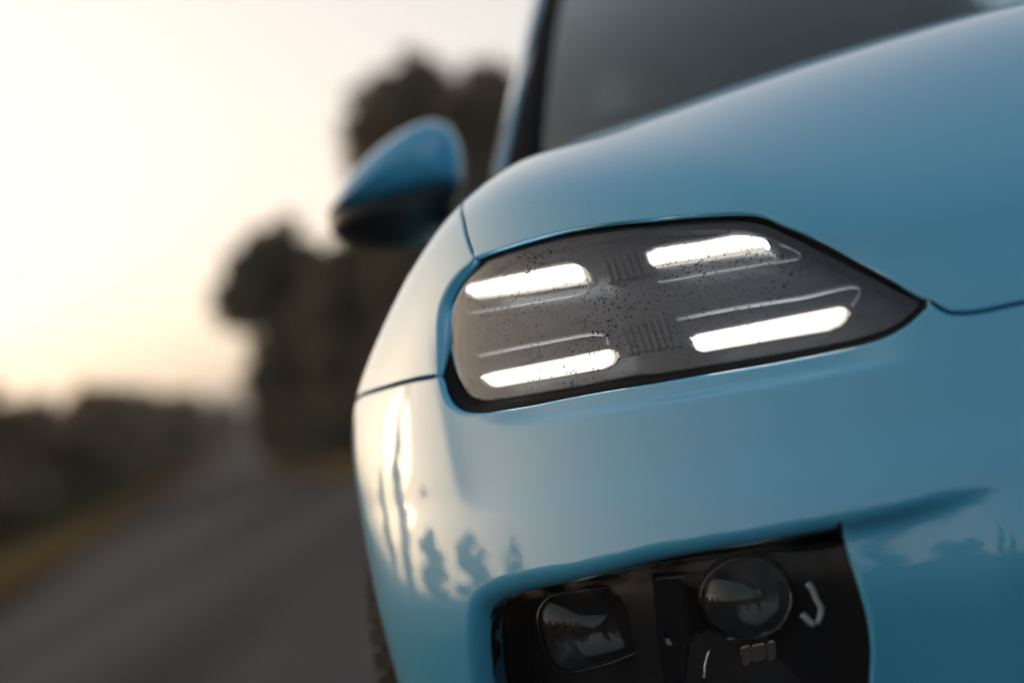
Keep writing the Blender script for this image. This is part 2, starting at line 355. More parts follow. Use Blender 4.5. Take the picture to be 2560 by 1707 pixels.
def make_lens(name, film=.06, specks=True, tint=(1, 1, 1), ior=1.58, gloss=(1, 1, 1)):
    """clear thin moulded cover: fresnel reflection + see-through + misted film with droplets"""
    m, n, b = new_mat(name)
    n.nodes.remove(b)
    out = n.nodes['Material Output']
    tr = N(n, 'ShaderNodeBsdfTransparent'); tr.inputs[0].default_value = (*tint, 1)
    gl = N(n, 'ShaderNodeBsdfGlossy', Roughness=.04); gl.inputs[0].default_value = (*gloss, 1)
    fr = N(n, 'ShaderNodeFresnel', IOR=ior)
    mx = N(n, 'ShaderNodeMixShader')
    n.links.new(fr.outputs[0], mx.inputs[0]); n.links.new(tr.outputs[0], mx.inputs[1]); n.links.new(gl.outputs[0], mx.inputs[2])
    last = mx
    if film:
        tc = N(n, 'ShaderNodeTexCoord')
        no = N(n, 'ShaderNodeTexNoise', Scale=30., Detail=8., Roughness=.7)
        n.links.new(tc.outputs['Object'], no.inputs['Vector'])
        mr = N(n, 'ShaderNodeMapRange')
        mr.inputs['From Min'].default_value = .35; mr.inputs['From Max'].default_value = .7
        mr.inputs['To Min'].default_value = film * .75; mr.inputs['To Max'].default_value = film * 1.25
        n.links.new(no.outputs['Fac'], mr.inputs['Value'])
        fine = N(n, 'ShaderNodeTexNoise', Scale=900., Detail=3., Roughness=.7)
        n.links.new(tc.outputs['Object'], fine.inputs['Vector'])
        fm = N(n, 'ShaderNodeMapRange')
        fm.inputs['From Min'].default_value = .36; fm.inputs['From Max'].default_value = .64
        fm.inputs['To Min'].default_value = .7; fm.inputs['To Max'].default_value = 1.3
        n.links.new(fine.outputs['Fac'], fm.inputs['Value'])
        fx = N(n, 'ShaderNodeMath', operation='MULTIPLY')
        n.links.new(mr.outputs[0], fx.inputs[0]); n.links.new(fm.outputs[0], fx.inputs[1])
        mr = fx
        rf = N(n, 'ShaderNodeBsdfRefraction', Roughness=.42, IOR=1.4)
        df = N(n, 'ShaderNodeBsdfDiffuse'); df.inputs[0].default_value = (.42, .44, .52, 1)
        m2 = N(n, 'ShaderNodeMixShader'); m2.inputs[0].default_value = .14
        n.links.new(rf.outputs[0], m2.inputs[1]); n.links.new(df.outputs[0], m2.inputs[2])
        m3 = N(n, 'ShaderNodeMixShader')
        n.links.new(mr.outputs[0], m3.inputs[0]); n.links.new(last.outputs[0], m3.inputs[1]); n.links.new(m2.outputs[0], m3.inputs[2])
        last = m3
        if specks:
            vo = N(n, 'ShaderNodeTexVoronoi', Scale=330.)
            n.links.new(tc.outputs['Object'], vo.inputs['Vector'])
            cl = N(n, 'ShaderNodeTexNoise', Scale=7., Detail=5., Roughness=.7)
            n.links.new(tc.outputs['Object'], cl.inputs['Vector'])
            th = N(n, 'ShaderNodeMapRange')
            th.inputs['From Min'].default_value = .36; th.inputs['From Max'].default_value = .72
            th.inputs['To Min'].default_value = .10; th.inputs['To Max'].default_value = .58
            n.links.new(cl.outputs['Fac'], th.inputs['Value'])
            ls = N(n, 'ShaderNodeMath', operation='LESS_THAN')
            n.links.new(vo.outputs['Distance'], ls.inputs[0]); n.links.new(th.outputs[0], ls.inputs[1])
            wn = N(n, 'ShaderNodeTexWhiteNoise'); n.links.new(vo.outputs['Position'], wn.inputs['Vector'])
            g2 = N(n, 'ShaderNodeMath', operation='GREATER_THAN'); g2.inputs[1].default_value = .7
            n.links.new(wn.outputs['Value'], g2.inputs[0])
            mu = N(n, 'ShaderNodeMath', operation='MULTIPLY')
            n.links.new(ls.outputs[0], mu.inputs[0]); n.links.new(g2.outputs[0], mu.inputs[1])
            dk = N(n, 'ShaderNodeBsdfDiffuse'); dk.inputs[0].default_value = (.02, .02, .022, 1)
            m4 = N(n, 'ShaderNodeMixShader')
            n.links.new(mu.outputs[0], m4.inputs[0]); n.links.new(last.outputs[0], m4.inputs[1]); n.links.new(dk.outputs[0], m4.inputs[2])
            last = m4
    n.links.new(last.outputs[0], out.inputs[0])
    return m

def make_emit(name, col, s):
    m, n, b = new_mat(name)
    b.inputs['Base Color'].default_value = (.8, .8, .8, 1)
    b.inputs['Emission Color'].default_value = (*col, 1)
    b.inputs['Emission Strength'].default_value = s
    return m

PAINT = make_paint()
BLACK = simple('black_trim', (.008, .008, .009), .35)
RUBBER = simple('black_rubber', (.006, .006, .007), .7, spec=.12)
GLOSSBLACK = simple('gloss_black', (.006, .006, .008), .08, coat=.6)
BEZEL = grainy('lamp_bezel_grey', (.020, .023, .030), (.027, .030, .038), 60., rough=.38, spec=.5)
HOUSING = simple('lamp_housing_black', (.008, .008, .01), .45)
GUIDE = simple('light_guide_clear', (.34, .34, .35), .25)
LENS = make_lens('running_lamp_cover', .17, gloss=(.84, .92, 1.))
LENS2 = make_lens('headlamp_cover', .02, specks=False, ior=1.18)
CLIP = simple('satin_silver', (.36, .37, .39), .3)
GLASS = make_lens('windscreen_glass', 0, gloss=(.78, .93, 1.), tint=(.55, .68, .72), ior=1.44)
LED = make_emit('lit_led_bar', (1.0, .975, .93), 2.6)
HALO_RIM = make_emit('led_halo_rim', (1.0, .86, .66), .10)  # weak warm emission imitating the halo round each lit bar
HALO_RIM.node_tree.nodes['Principled BSDF'].inputs['Base Color'].default_value = (.35, .35, .35, 1)
CHROME = simple('bright_trim', (.7, .7, .72), .12, 1.)
DARKCHROME = simple('dark_reflector', (.93, .92, .92), .04, 1.)
BRASS = simple('warm_reflector', (.5, .42, .37), .12, 1.)

# ------------------------------------------------------------------ curve and panel tools
def Pof(off):
    d = dict(PR); d['off'] = off; d['feat'] = 1. if off == 0 else 0.
    return d

def cr(pts, n=10, closed=False):
    P = np.asarray(pts, float)
    if len(P) == 2:
        t = np.linspace(0, 1, n + 1)[:, None]
        return P[0] * (1 - t) + P[1] * t
    if closed: Q = np.vstack([P[-1], P, P[0], P[1]])
    else: Q = np.vstack([2 * P[0] - P[1], P, 2 * P[-1] - P[-2]])
    out = []
    for i in range(1, len(Q) - 2):
        p0, p1, p2, p3 = Q[i - 1:i + 3]
        a = np.linalg.norm(p1 - p0) ** .5 + 1e-9; b = np.linalg.norm(p2 - p1) ** .5 + 1e-9; c = np.linalg.norm(p3 - p2) ** .5 + 1e-9
        m1 = (p1 - p0) / a - (p2 - p0) / (a + b) + (p2 - p1) / b
        m2 = (p2 - p1) / b - (p3 - p1) / (b + c) + (p3 - p2) / c
        m1 *= b; m2 *= b
        for k in range(n):
            t = k / n
            out.append((2 * t**3 - 3 * t**2 + 1) * p1 + (t**3 - 2 * t**2 + t) * m1 + (-2 * t**3 + 3 * t**2) * p2 + (t**3 - t**2) * m2)
    if not closed: out.append(P[-1])
    return np.array(out)

def resample(B, step, closed=False, extra=None):
    if closed: B = np.vstack([B, B[:1]])
    d = np.r_[0, np.cumsum(np.linalg.norm(np.diff(B, axis=0), axis=1))]
    n = max(int(round(d[-1] / step)), 2)
    t = np.linspace(0, d[-1], n + 1)
    if closed: t = t[:-1]
    return np.stack([np.interp(t, d, B[:, i]) for i in range(B.shape[1])], 1)

def inpoly(pts, poly):
    return ray_parity(pts, poly) & ray_parity(pts[:, ::-1], poly[:, ::-1])

def ray_parity(pts, poly):
    x, y = pts[:, 0], pts[:, 1]
    r = np.zeros(len(pts), bool)
    a = poly; b = np.roll(poly, -1, 0)
    for (x0, y0), (x1, y1) in zip(a, b):
        if y0 == y1: continue
        c = ((y0 > y) != (y1 > y)) & (x < (x1 - x0) * (y - y0) / (y1 - y0) + x0)
        r ^= c
    return r

def area2(p):
    q = np.roll(p, -1, 0)
    return (p[:, 0] * q[:, 1] - q[:, 0] * p[:, 1]).sum() / 2

def loop_from(segs, step, off=0.):
    """segs: [(st pts, roll radius, inset)] -> 3D loop, r, inset arrays"""
    B, R, D = [], [], []
    for pts, r, dl in segs:
        c = chart(cr(pts), Pof(off))
        c = resample(c, step)[:-1]
        B.append(c)
        r = np.full(len(c), r) if np.isscalar(r) else np.interp(np.linspace(0, 1, len(c)), np.linspace(0, 1, len(r)), r)
        dl = np.full(len(c), dl) if np.isscalar(dl) else np.interp(np.linspace(0, 1, len(c)), np.linspace(0, 1, len(dl)), dl)
        R.append(r); D.append(dl)
    return np.vstack(B), np.concatenate(R), np.concatenate(D)

def frame_of(B, off):
    T = np.roll(B, -1, 0) - np.roll(B, 1, 0)
    T /= np.linalg.norm(T, axis=1, keepdims=True) + 1e-12
    Nn = grad(B, P=Pof(off))
    O = np.cross(T, Nn)
    O /= np.linalg.norm(O, axis=1, keepdims=True) + 1e-12
    return T, Nn, O

def smooth_arr(a, n=3):
    for _ in range(n):
        a = (np.roll(a, 1) + 2 * a + np.roll(a, -1)) / 4
    return a

def panel(name, segs, holes, mat, parent, h=.006, step=.004, off=0., depth=.02, mirror=False, extra=None):
    loops = []
    for k, sg in enumerate([segs] + holes):
        B, R, D = loop_from(sg, step, off)
        st = to_st(B)
        ccw = area2(st) > 0
        if ccw != (k == 0):
            B, R, D = B[::-1], R[::-1], D[::-1]
        T, Nn, O = frame_of(B, off)
        for _ in range(2):
            O = (np.roll(O, 1, 0) + 2 * O + np.roll(O, -1, 0)); O /= np.linalg.norm(O, axis=1, keepdims=True)
        R, D = smooth_arr(R), smooth_arr(D)
        B2 = B - O * D[:, None]
        st2 = to_st(B2)
        B2 = chart(st2, Pof(off))
        T, Nn, O2 = frame_of(B2, off)
        O = O - (O * Nn).sum(1, keepdims=True) * Nn
        O /= np.linalg.norm(O, axis=1, keepdims=True)
        loops.append((st2, B2, Nn, O, R))
    polys = [l[0] for l in loops]
    lo = polys[0].min(0); hi = polys[0].max(0)
    gx = np.arange(lo[0], hi[0], h * .8); gy = np.arange(lo[1], hi[1], h * .7)
    gp = np.stack(np.meshgrid(gx, gy), -1).reshape(-1, 2)
    keep = inpoly(gp, polys[0])
    for q in polys[1:]: keep &= ~inpoly(gp, q)
    if extra is not None:
        far = np.full(len(gp), True)
        for i in range(0, len(extra), 64): far &= np.linalg.norm(gp[:, None] - extra[None, i:i + 64], axis=2).min(1) > .0025
        keep &= far
        gp = np.vstack([gp[keep], extra[inpoly(extra, polys[0])]])
    else: gp = gp[keep]
    allb = np.vstack(polys)
    mind = np.full(len(gp), 9.)
    for i in range(0, len(allb), 64):
        mind = np.minimum(mind, np.linalg.norm(gp[:, None] - allb[None, i:i + 64], axis=2).min(1))
    gp = gp[mind > h * .42]
    pts = np.vstack(polys + [gp])
    edges = []; s0 = 0
    for q in polys:
        n = len(q); edges += [(s0 + i, s0 + (i + 1) % n) for i in range(n)]; s0 += n
    res = delaunay_2d_cdt([Vector(p) for p in pts.tolist()], edges, [], 0, 1e-7, True)
    V = np.array([tuple(v) for v in res[0]]); Fc = np.array([f for f in res[2] if len(f) == 3])
    orig = res[3]
    cen = V[Fc].mean(1)
    ok = inpoly(cen, polys[0])
    for q in polys[1:]: ok &= ~inpoly(cen, q)
    Fc = Fc[ok]
    P3 = chart(V, Pof(off)); NN = grad(P3, P=Pof(off))
    e1 = V[Fc[:, 1]] - V[Fc[:, 0]]; e2 = V[Fc[:, 2]] - V[Fc[:, 0]]
    fl = (e1[:, 0] * e2[:, 1] - e1[:, 1] * e2[:, 0]) < 0
    Fc[fl] = Fc[fl][:, ::-1]
    verts = [P3]; norms = [NN]; faces = [tuple(f) for f in Fc.tolist()]
    base = len(P3)
    inv = {}
    for i, oo in enumerate(orig):
        for j in oo: inv[j] = i
    s0 = 0
    for (st2, B2, Nn, O, R) in loops:
        n = len(B2)
        prev = [inv.get(s0 + i, None) for i in range(n)]
        s0 += n
        rings = [(math.sin(a), 1 - math.cos(a), math.cos(a)) for a in np.radians([15, 30, 45, 60, 75, 90])]
        for (sa, ca, co) in rings:
            verts.append(B2 + O * (R * sa)[:, None] - Nn * (R * ca)[:, None]); norms.append(Nn * co + O * sa)
            cur = list(range(base, base + n)); base += n
            for i in range(n):
                j = (i + 1) % n
                if None in (prev[i], prev[j]): continue
                faces.append((prev[i], cur[i], cur[j], prev[j]))
            prev = cur
        verts.append(B2 + O * R[:, None] - Nn * (R + depth)[:, None]); norms.append(O)
        cur = list(range(base, base + n)); base += n
        for i in range(n):
            j = (i + 1) % n
            faces.append((prev[i], cur[i], cur[j], prev[j]))
    v = np.vstack(verts); nn = np.vstack(norms)
    if mirror:
        k = len(v)
        v2 = v * [-1, 1, 1]; n2 = nn * [-1, 1, 1]
        v = np.vstack([v, v2]); nn = np.vstack([nn, n2])
        faces = faces + [tuple(i + k for i in f[::-1]) for f in faces]
    return mesh_obj(name, v, faces, mat, parent, normals=nn)

def ribbon(name, pts3, nrm, side, mat, parent, half=.012, down=.012):
    B = pts3 - nrm * down
    v = np.vstack([B - side * half, B + side * half]); n = len(B)
    return mesh_obj(name, v, [(i, i + 1, n + i + 1, n + i) for i in range(n - 1)], mat, parent)

def slab(bm, loop_top, loop_bot):
    """closed prism between two loops of equal length"""
    a = [bm.verts.new(tuple(map(float, p))) for p in loop_top]
    b = [bm.verts.new(tuple(map(float, p))) for p in loop_bot]
    n = len(a)
    bm.faces.new(a)
    bm.faces.new(b[::-1])
    for i in range(n):
        bm.faces.new((a[i], b[i], b[(i + 1) % n], a[(i + 1) % n]))

def tube_bm(bm, pts, r, seg=8, cap=True):
    pts = [Vector(p) for p in pts]
    rs = r if hasattr(r, '__len__') else [r] * len(pts)
    rings = []
    ref = Vector((0, 0, 1))
    for i, p in enumerate(pts):
        t = (pts[min(i + 1, len(pts) - 1)] - pts[max(i - 1, 0)]).normalized()
        if abs(t.dot(ref)) > .95: ref = Vector((1, 0, 0))
        a = t.cross(ref).normalized(); b2 = t.cross(a)
        rings.append([bm.verts.new(p + (a * math.cos(k * math.tau / seg) + b2 * math.sin(k * math.tau / seg)) * rs[i]) for k in range(seg)])
    for r0, r1 in zip(rings, rings[1:]):
        for k in range(seg):
            bm.faces.new((r0[k], r0[(k + 1) % seg], r1[(k + 1) % seg], r1[k]))
    if cap:
        bm.faces.new(rings[0][::-1]); bm.faces.new(rings[-1])

def lathe_bm(bm, prof, origin, axis, seg=32, sx=1., up=None):
    """prof: [(distance along axis, radius)]"""
    axis = Vector(axis).normalized(); origin = Vector(origin)
    up = Vector(up) if up else Vector((0, 0, 1))
    a = axis.cross(up).normalized(); b2 = axis.cross(a).normalized()
    rings = []
    for d, r in prof:
        if r < 1e-6: rings.append([bm.verts.new(origin + axis * d)] * seg); continue
        rings.append([bm.verts.new(origin + axis * d + (a * math.cos(k * math.tau / seg) * sx + b2 * math.sin(k * math.tau / seg)) * r) for k in range(seg)])
    for r0, r1 in zip(rings, rings[1:]):
        for k in range(seg):
            q = [r0[k], r0[(k + 1) % seg], r1[(k + 1) % seg], r1[k]]
            u = []
            for v in q:
                if v not in u: u.append(v)
            if len(u) > 2: bm.faces.new(u)

def side_pt(y, z):
    y = np.atleast_1d(np.asarray(y, float)); z = np.atleast_1d(np.asarray(z, float))
    lo = np.full(y.shape, -1.3); hi = np.full(y.shape, -.3)
    for _ in range(40):
        m = (lo + hi) / 2; ins = G(np.stack([m, y, z], -1)) < 0
        hi = np.where(ins, m, hi); lo = np.where(ins, lo, m)
    return np.stack([(lo + hi) / 2, y, z], -1)
def front_pt(x, z):
    x = np.atleast_1d(np.asarray(x, float)); z = np.broadcast_to(np.asarray(z, float), x.shape).copy()
    lo = np.full(x.shape, -.6); hi = np.full(x.shape, 1.3)
    for _ in range(40):
        m = (lo + hi) / 2; ins = G(np.stack([x, m, z], -1)) < 0
        hi = np.where(ins, m, hi); lo = np.where(ins, lo, m)
    return np.stack([x, (lo + hi) / 2, z], -1)
def top_pt(x, y):
    x = np.atleast_1d(np.asarray(x, float)); y = np.broadcast_to(np.asarray(y, float), x.shape).copy()
    lo = np.full(x.shape, .3); hi = np.full(x.shape, 1.6)
    for _ in range(40):
        m = (lo + hi) / 2; ins = G(np.stack([x, y, m], -1)) < 0
        lo = np.where(ins, m, lo); hi = np.where(ins, hi, m)
    return np.stack([x, y, (lo + hi) / 2], -1)
st_ = lambda p: to_st(p).tolist()

# ------------------------------------------------------------------ THE CAR
car = empty('parked_car')
tag(car, 'light blue car seen from its front corner with lit running lamps', 'car')

WHEEL = (-.90, 1.22, .375); ARCH_R = .435
seam_hood_rear = top_pt([-.817, -.82, -.824, -.826, -.826, -.82], [.70, .80, .95, 1.1, 1.28, 1.46])
seam_hood = CURVES['seam_hood'] + st_(seam_hood_rear)
hood_rear = top_pt([-.82, -.70, -.5, -.25, 0.], [1.46, 1.40, 1.30, 1.24, 1.22])
hood_front = CURVES['hood_front'] + st_(front_pt([-.24, -.12, 0.], [.690, .688, .688]))
g = .0015
# bonnet
panel('bonnet', [
    (CURVES['drl_top'], [.002, .002, .002], .0),
    (hood_front, .003, .003 + g),
    (st_(top_pt([0., 0., 0., 0., 0.], [float(front_pt([0.], [.690])[0, 1]) + .022, .2, .5, .9, 1.22])), .0002, .0),
    (st_(hood_rear[::-1]), .004, .0),
    (seam_hood[::-1], .003, .003 + g),
], [], PAINT, car, mirror=True, depth=.005)
# bumper seam continued back along the flank to the wheel arch
arch_a = math.atan2(.735 - WHEEL[2], 0)
def arch(a):     # angle measured from straight up, positive to the front
    a = np.asarray(a, float)
    return WHEEL[1] - ARCH_R * np.sin(a), WHEEL[2] + ARCH_R * np.cos(a)
a_seam = math.radians(38)
ys, zs = arch(a_seam)
seam_b = CURVES['seam_bumper'] + st_(side_pt([.84, ys], [.731, zs]))
an = np.radians(np.linspace(38, -80, 16))
arch_rear = side_pt(*arch(an))
an2 = np.radians(np.linspace(38, 100, 9))
arch_front = side_pt(*arch(an2))
panel('fender', [
    (CURVES['drl_left'], [.005, .010, .011, .011, .011, .010, .004], .0),
    (seam_b, .003, .003 + g),
    (st_(arch_rear), .006, .0),
    (st_(side_pt([1.68, 1.68, 1.66, 1.60], [.32, .6, .85, .97])), .004, .0),
    (st_(np.vstack([side_pt([1.60], [.97]), top_pt([-.82], [1.46])])), .004, .0),
    (seam_hood[::-1], .003, .003 + g),
], [], PAINT, car, depth=.005)
bz = .24
_ex = np.concatenate([front_pt(np.arange(-.895, -.43, .004), SZ(np.arange(-.895, -.43, .004)) + dz) for dz in np.arange(-.0085, .0086, .001)])
_ex = np.concatenate([_ex] + [front_pt(np.arange(-.56, -.36, .005), LZ(np.arange(-.56, -.36, .005)) + dz) for dz in np.arange(-.016, .0161, .0032)])
yb, zb = arch(math.radians(100))
bot = front_pt(np.array([-.93, -.85, -.7, -.5, -.25, 0.]), bz)
panel('bumper', [
    (CURVES['drl_bottom'], [.004, .006, .006, .006, .006, .006, .006, .005, .004], .0),
    (hood_front, .003, .003 + g),
    (st_(front_pt([0.] * 5, [.672, .6, .5, .36, bz])), .0002, .0),
    (st_(bot[::-1]), .01, .0),
    (st_(np.vstack([bot[:1], side_pt([yb], [zb])])), .006, .0),
    (st_(arch_front[::-1]), .006, .0),
    (seam_b[::-1], .003, .003 + g),
], [[(CURVES['low_open'] + CURVES['low_open'][:1], [.026, .026, .024, .02, .017, .016, .015, .012, .006, .005, .005, .005, .01, .02, .026], .0)]],
    PAINT, car, mirror=True, depth=.007, h=.006, extra=to_st(_ex))

def seal(name, st):
    B = resample(chart(cr(st)), .008)[1:]
    T = np.gradient(B, axis=0); T /= np.linalg.norm(T, axis=1, keepdims=True)
    Nn = grad(B); ribbon(name, B, Nn, np.cross(T, Nn), RUBBER, car)
seal('gap_seal', seam_hood); seal('gap_seal', seam_b); seal('gap_seal', hood_front)

# ---- running lamp -------------------------------------------------
lens_st = CURVES['lens']
LO = .012
lens_loop = resample(chart(cr(lens_st, closed=True), Pof(LO)), .004, closed=True)
def lev(loop3, off):
    return chart(to_st(loop3), Pof(off))
def shrink(loop3, d, off):
    """move a loop inwards (d>0) in its surface, then drop it to a level"""
    st = to_st(loop3)
    if area2(st) < 0: loop3 = loop3[::-1]
    T, Nn, O = frame_of(loop3, off)
    for _ in range(4): O = np.roll(O, 1, 0) + 2 * O + np.roll(O, -1, 0); O /= np.linalg.norm(O, axis=1, keepdims=True)
    q = loop3 - O * d
    return q, Nn
# housing shell: wall from behind the lens edge down to a back plate
q, Nn = shrink(lens_loop, -.001, LO)
n = len(q)
v = np.vstack([q - Nn * .003, q - Nn * .060]); f = [(i, (i + 1) % n, n + (i + 1) % n, n + i) for i in range(n)]
lamp = mesh_obj('running_lamp', v, f, HOUSING, car)
lamp['label'] = 'lit running lamp unit with four bright bars under a misted cover'
panel('bezel', [(st_(np.vstack([lens_loop, lens_loop[:1]])[::3]), .001, .004)], [], BEZEL, lamp, off=.046, depth=.006, h=.008)
panel('cover_lens', [(lens_st + lens_st[:1], .004, .004)], [], LENS, lamp, off=LO, depth=.004, h=.005)
# black rubber gasket filling the gap between bodywork and lens
def gasket(name, pieces, inner_loop, off_in, mat, parent):
    """pieces: [(st pts, roll radius)] round the opening; joined to the cover's edge"""
    B, R, _ = loop_from([(p, r_, 0.) for p, r_ in pieces], .004)
    if area2(to_st(B)) < 0: B, R = B[::-1], R[::-1]
    T, Nn, O = frame_of(B, 0.)
    for _ in range(4): O = np.roll(O, 1, 0) + 2 * O + np.roll(O, -1, 0); O /= np.linalg.norm(O, axis=1, keepdims=True)
    R = smooth_arr(R)
    out0 = B - O * (R - .0015)[:, None] - Nn * (R + .002)[:, None]
    k = np.array([np.linalg.norm(inner_loop - p, axis=1).argmin() for p in out0])
    inn = inner_loop[k]; n2 = grad(inn)
    inn = inn - n2 * .0015
    deep = inn - n2 * .012
    n = len(B)
    mid = out0 * .5 + inn * .5 + Nn * .0005
    v = np.vstack([out0 - Nn * .012, out0, mid, inn, deep])
    f = []
    for a in range(4):
        for i in range(n):
            j = (i + 1) % n; f.append((a * n + i, a * n + j, (a + 1) * n + j, (a + 1) * n + i))
    return mesh_obj(name, v, f, mat, parent)
gasket('gasket', [(CURVES['drl_top'], .0005), (CURVES['drl_bottom'][::-1], [.004, .005, .006, .006, .006, .006, .006, .006, .004]), (CURVES['drl_left'][::-1], [.004, .010, .011, .011, .011, .010, .005])], lens_loop, LO, RUBBER, lamp)
panel('lower_trim', [(CURVES['low_trim'] + CURVES['low_trim'][:1], .001, .001)], [], HOUSING, lamp, off=.038, depth=.006, h=.008)  # black inner ledge, also stands in for trees mirrored low in the cover
# black printed band round the inside of the cover, widest along the top
q, Nn = shrink(lens_loop, .0, LO)
T, _, O = frame_of(q, LO)
wid = smooth_arr(np.where(O[:, 2] > .25, .013, .0025), 12)
ring_in = lev(q - O * wid[:, None], LO + .0018); ring_out = lev(q, LO + .0018)
n = len(q)
mesh_obj('printed_band', np.vstack([ring_out, ring_in]), [(i, (i + 1) % n, n + (i + 1) % n, n + i) for i in range(n)], RUBBER, lamp)
for i in range(4):
    lp = resample(chart(np.array(CURVES['bar%d' % i]), Pof(.031)), .002, closed=True)
    lp = (np.roll(lp, 1, 0) + 2 * lp + np.roll(lp, -1, 0)) / 4
    if area2(to_st(lp)) < 0: lp = lp[::-1]
    lp, nn = shrink(lp, .0042, .031)
    bm = bmesh.new(); slab(bm, lp, lp - nn * .010)
    bar_ob = bm_obj('light_bar', bm, LED, lamp, smooth=False)
    gl, gn = shrink(lp, -.0042, .031)
    bm = bmesh.new(); slab(bm, gl - gn * .0018, gl - gn * .009)
    bm_obj('halo_rim', bm, HALO_RIM, lamp, smooth=False)  # added rim behind the bar, its glow stands in for bloom
    gd = resample(chart(cr(CURVES['guide%d' % i]), Pof(.032)), .004)
    bm = bmesh.new(); tube_bm(bm, gd, .0014 if i in (0, 2) else .0018, 8)
    bm_obj('light_guide', bm, GUIDE, lamp)
for i in range(14):
    rb = resample(chart(cr(CURVES['rib%d' % i]), Pof(.037)), .006)
    nn = grad(rb); T = np.gradient(rb, axis=0); T /= np.linalg.norm(T, axis=1, keepdims=True); O = np.cross(T, nn) * .0025
    bm = bmesh.new()
    lp = np.vstack([rb - O, (rb + O)[::-1]]); n2 = np.vstack([nn, nn[::-1]])
    if area2(to_st(lp)) < 0: lp, n2 = lp[::-1], n2[::-1]
    slab(bm, lp, lp - n2 * .008)
    bm_obj('cooling_rib', bm, BEZEL, lamp, smooth=False)

# ---- main headlamp in the bumper ----------------------------------
low_st = CURVES['low_lens']
LL = .024
low_loop = resample(chart(cr(low_st, closed=True), Pof(LL)), .006, closed=True)
q, Nn = shrink(low_loop, -.004, LL)
n = len(q)
v = np.vstack([q - Nn * .0, q - Nn * .17]); f = [(i, (i + 1) % n, n + (i + 1) % n, n + i) for i in range(n)]
head = mesh_obj('headlamp', v, f, HOUSING, car)
head['label'] = 'unlit main headlamp unit set in a black recess of the bumper'
panel('back_plate', [(st_(np.vstack([low_loop, low_loop[:1]])[::3]), .001, -.025)], [], HOUSING, head, off=.115, depth=.002, h=.012)
panel('cover_lens', [(low_st + low_st[:1], .004, .002)], [], LENS2, head, off=LL, depth=.006, h=.008)
lo_op = CURVES['low_open']
gasket('surround', [(lo_op + lo_op[:1], [.026, .026, .024, .02, .017, .016, .015, .012, .006, .005, .005, .005, .01, .02, .026])], low_loop, LL, RUBBER, head)

def plate(name, pts, depth, mat, parent, axis=(0, 1, 0), smooth=False, bevel=0.):
    P = [Vector(p) for p in pts]
    d = Vector(axis) * depth
    bm = bmesh.new()
    nrm = Vector((0, 0, 0))
    for i in range(len(P)): nrm += P[i].cross(P[(i + 1) % len(P)])
    if nrm.dot(d) > 0: P = P[::-1]
    slab(bm, P, [p + d for p in P])
    if bevel: bmesh.ops.bevel(bm, geom=bm.edges[:], offset=bevel, segments=2, affect='EDGES')
    return bm_obj(name, bm, mat, parent, smooth)

GLASSBALL, _n, _b = new_mat('projector_glass')
_b.inputs['Transmission Weight'].default_value = 1.
_b.inputs['Roughness'].default_value = 0.
_b.inputs['IOR'].default_value = 1.5
_b.inputs['Base Color'].default_value = (.93, .94, .96, 1)

def projector(name, loop, bulge, depth):
    L = resample(cr(loop, 4, closed=True), .004, closed=True)
    c = L.mean(0); n = len(L)
    ax = np.array([0, -1., 0])
    def rings(profile):
        v, f = [], []
        for k, (s, d) in enumerate(profile):
            v.append(c + (L - c) * s + ax * d)
            if k:
                a0, b0 = (k - 1) * n, k * n
                f += [(a0 + i, a0 + (i + 1) % n, b0 + (i + 1) % n, b0 + i) for i in range(n)]
        return np.vstack(v), f
    # dark collar
    v, f = rings([(1.10, -.03), (1.10, -.002), (1.06, .003), (1.0, -.001), (.985, -.03)])
    part = mesh_obj(name, v, f, GLOSSBLACK, head)
    # convex glass, closed solid
    ks = np.linspace(1, .02, 14)
    v, f = rings([(.02, -.006), (1., -.006), (1., 0.)] + [(k, bulge * (1 - k * k)) for k in ks])
    f.append(tuple(range(len(v) - n, len(v)))); f.append(tuple(range(n))[::-1])
    lo_ = mesh_obj('lens', v, f, GLASSBALL, part)
    bm = bmesh.new(); bm.from_mesh(lo_.data); bmesh.ops.remove_doubles(bm, verts=bm.verts, dist=1e-5); bmesh.ops.recalc_face_normals(bm, faces=bm.faces)
    for e in bm.edges:
        if len(e.link_faces) == 2 and e.calc_face_angle() > .6: e.smooth = False
    bm.to_mesh(lo_.data); bm.free()
    # reflector bowl behind it
    v, f = rings([(.99, -.008)] + [(k, -.008 - depth * (1 - k * k)) for k in np.linspace(.97, .02, 8)])
    mesh_obj('reflector_bowl', v, f, DARKCHROME, part)
    return part
projector('projector', SHAPES['proj_a'], .022, .05)
projector('projector', SHAPES['proj_b'], .026, .05)
bm = bmesh.new(); tube_bm(bm, resample(cr(SHAPES['clip_path']), .004), .0032, 10); bm_obj('bright_clip', bm, CLIP, head)
for i in range(3): plate('reflector_facet', SHAPES['facet%d' % i], .006, BRASS, head, axis=(.2 - .2 * i, 1, 0), bevel=.002)
plate('bright_chip', SHAPES['chip'], .004, CLIP, head)
plate('bright_lip', SHAPES['lip'], .004, DARKCHROME, head)
bm = bmesh.new(); tube_bm(bm, resample(cr(SHAPES['arc']), .004), .0013, 6); bm_obj('bright_edge', bm, CHROME, head)
plate('divider', SHAPES['divider'], .03, GLOSSBLACK, head, bevel=.003)
plate('lower_tray', SHAPES['tray'], .03, HOUSING, head, bevel=.004)

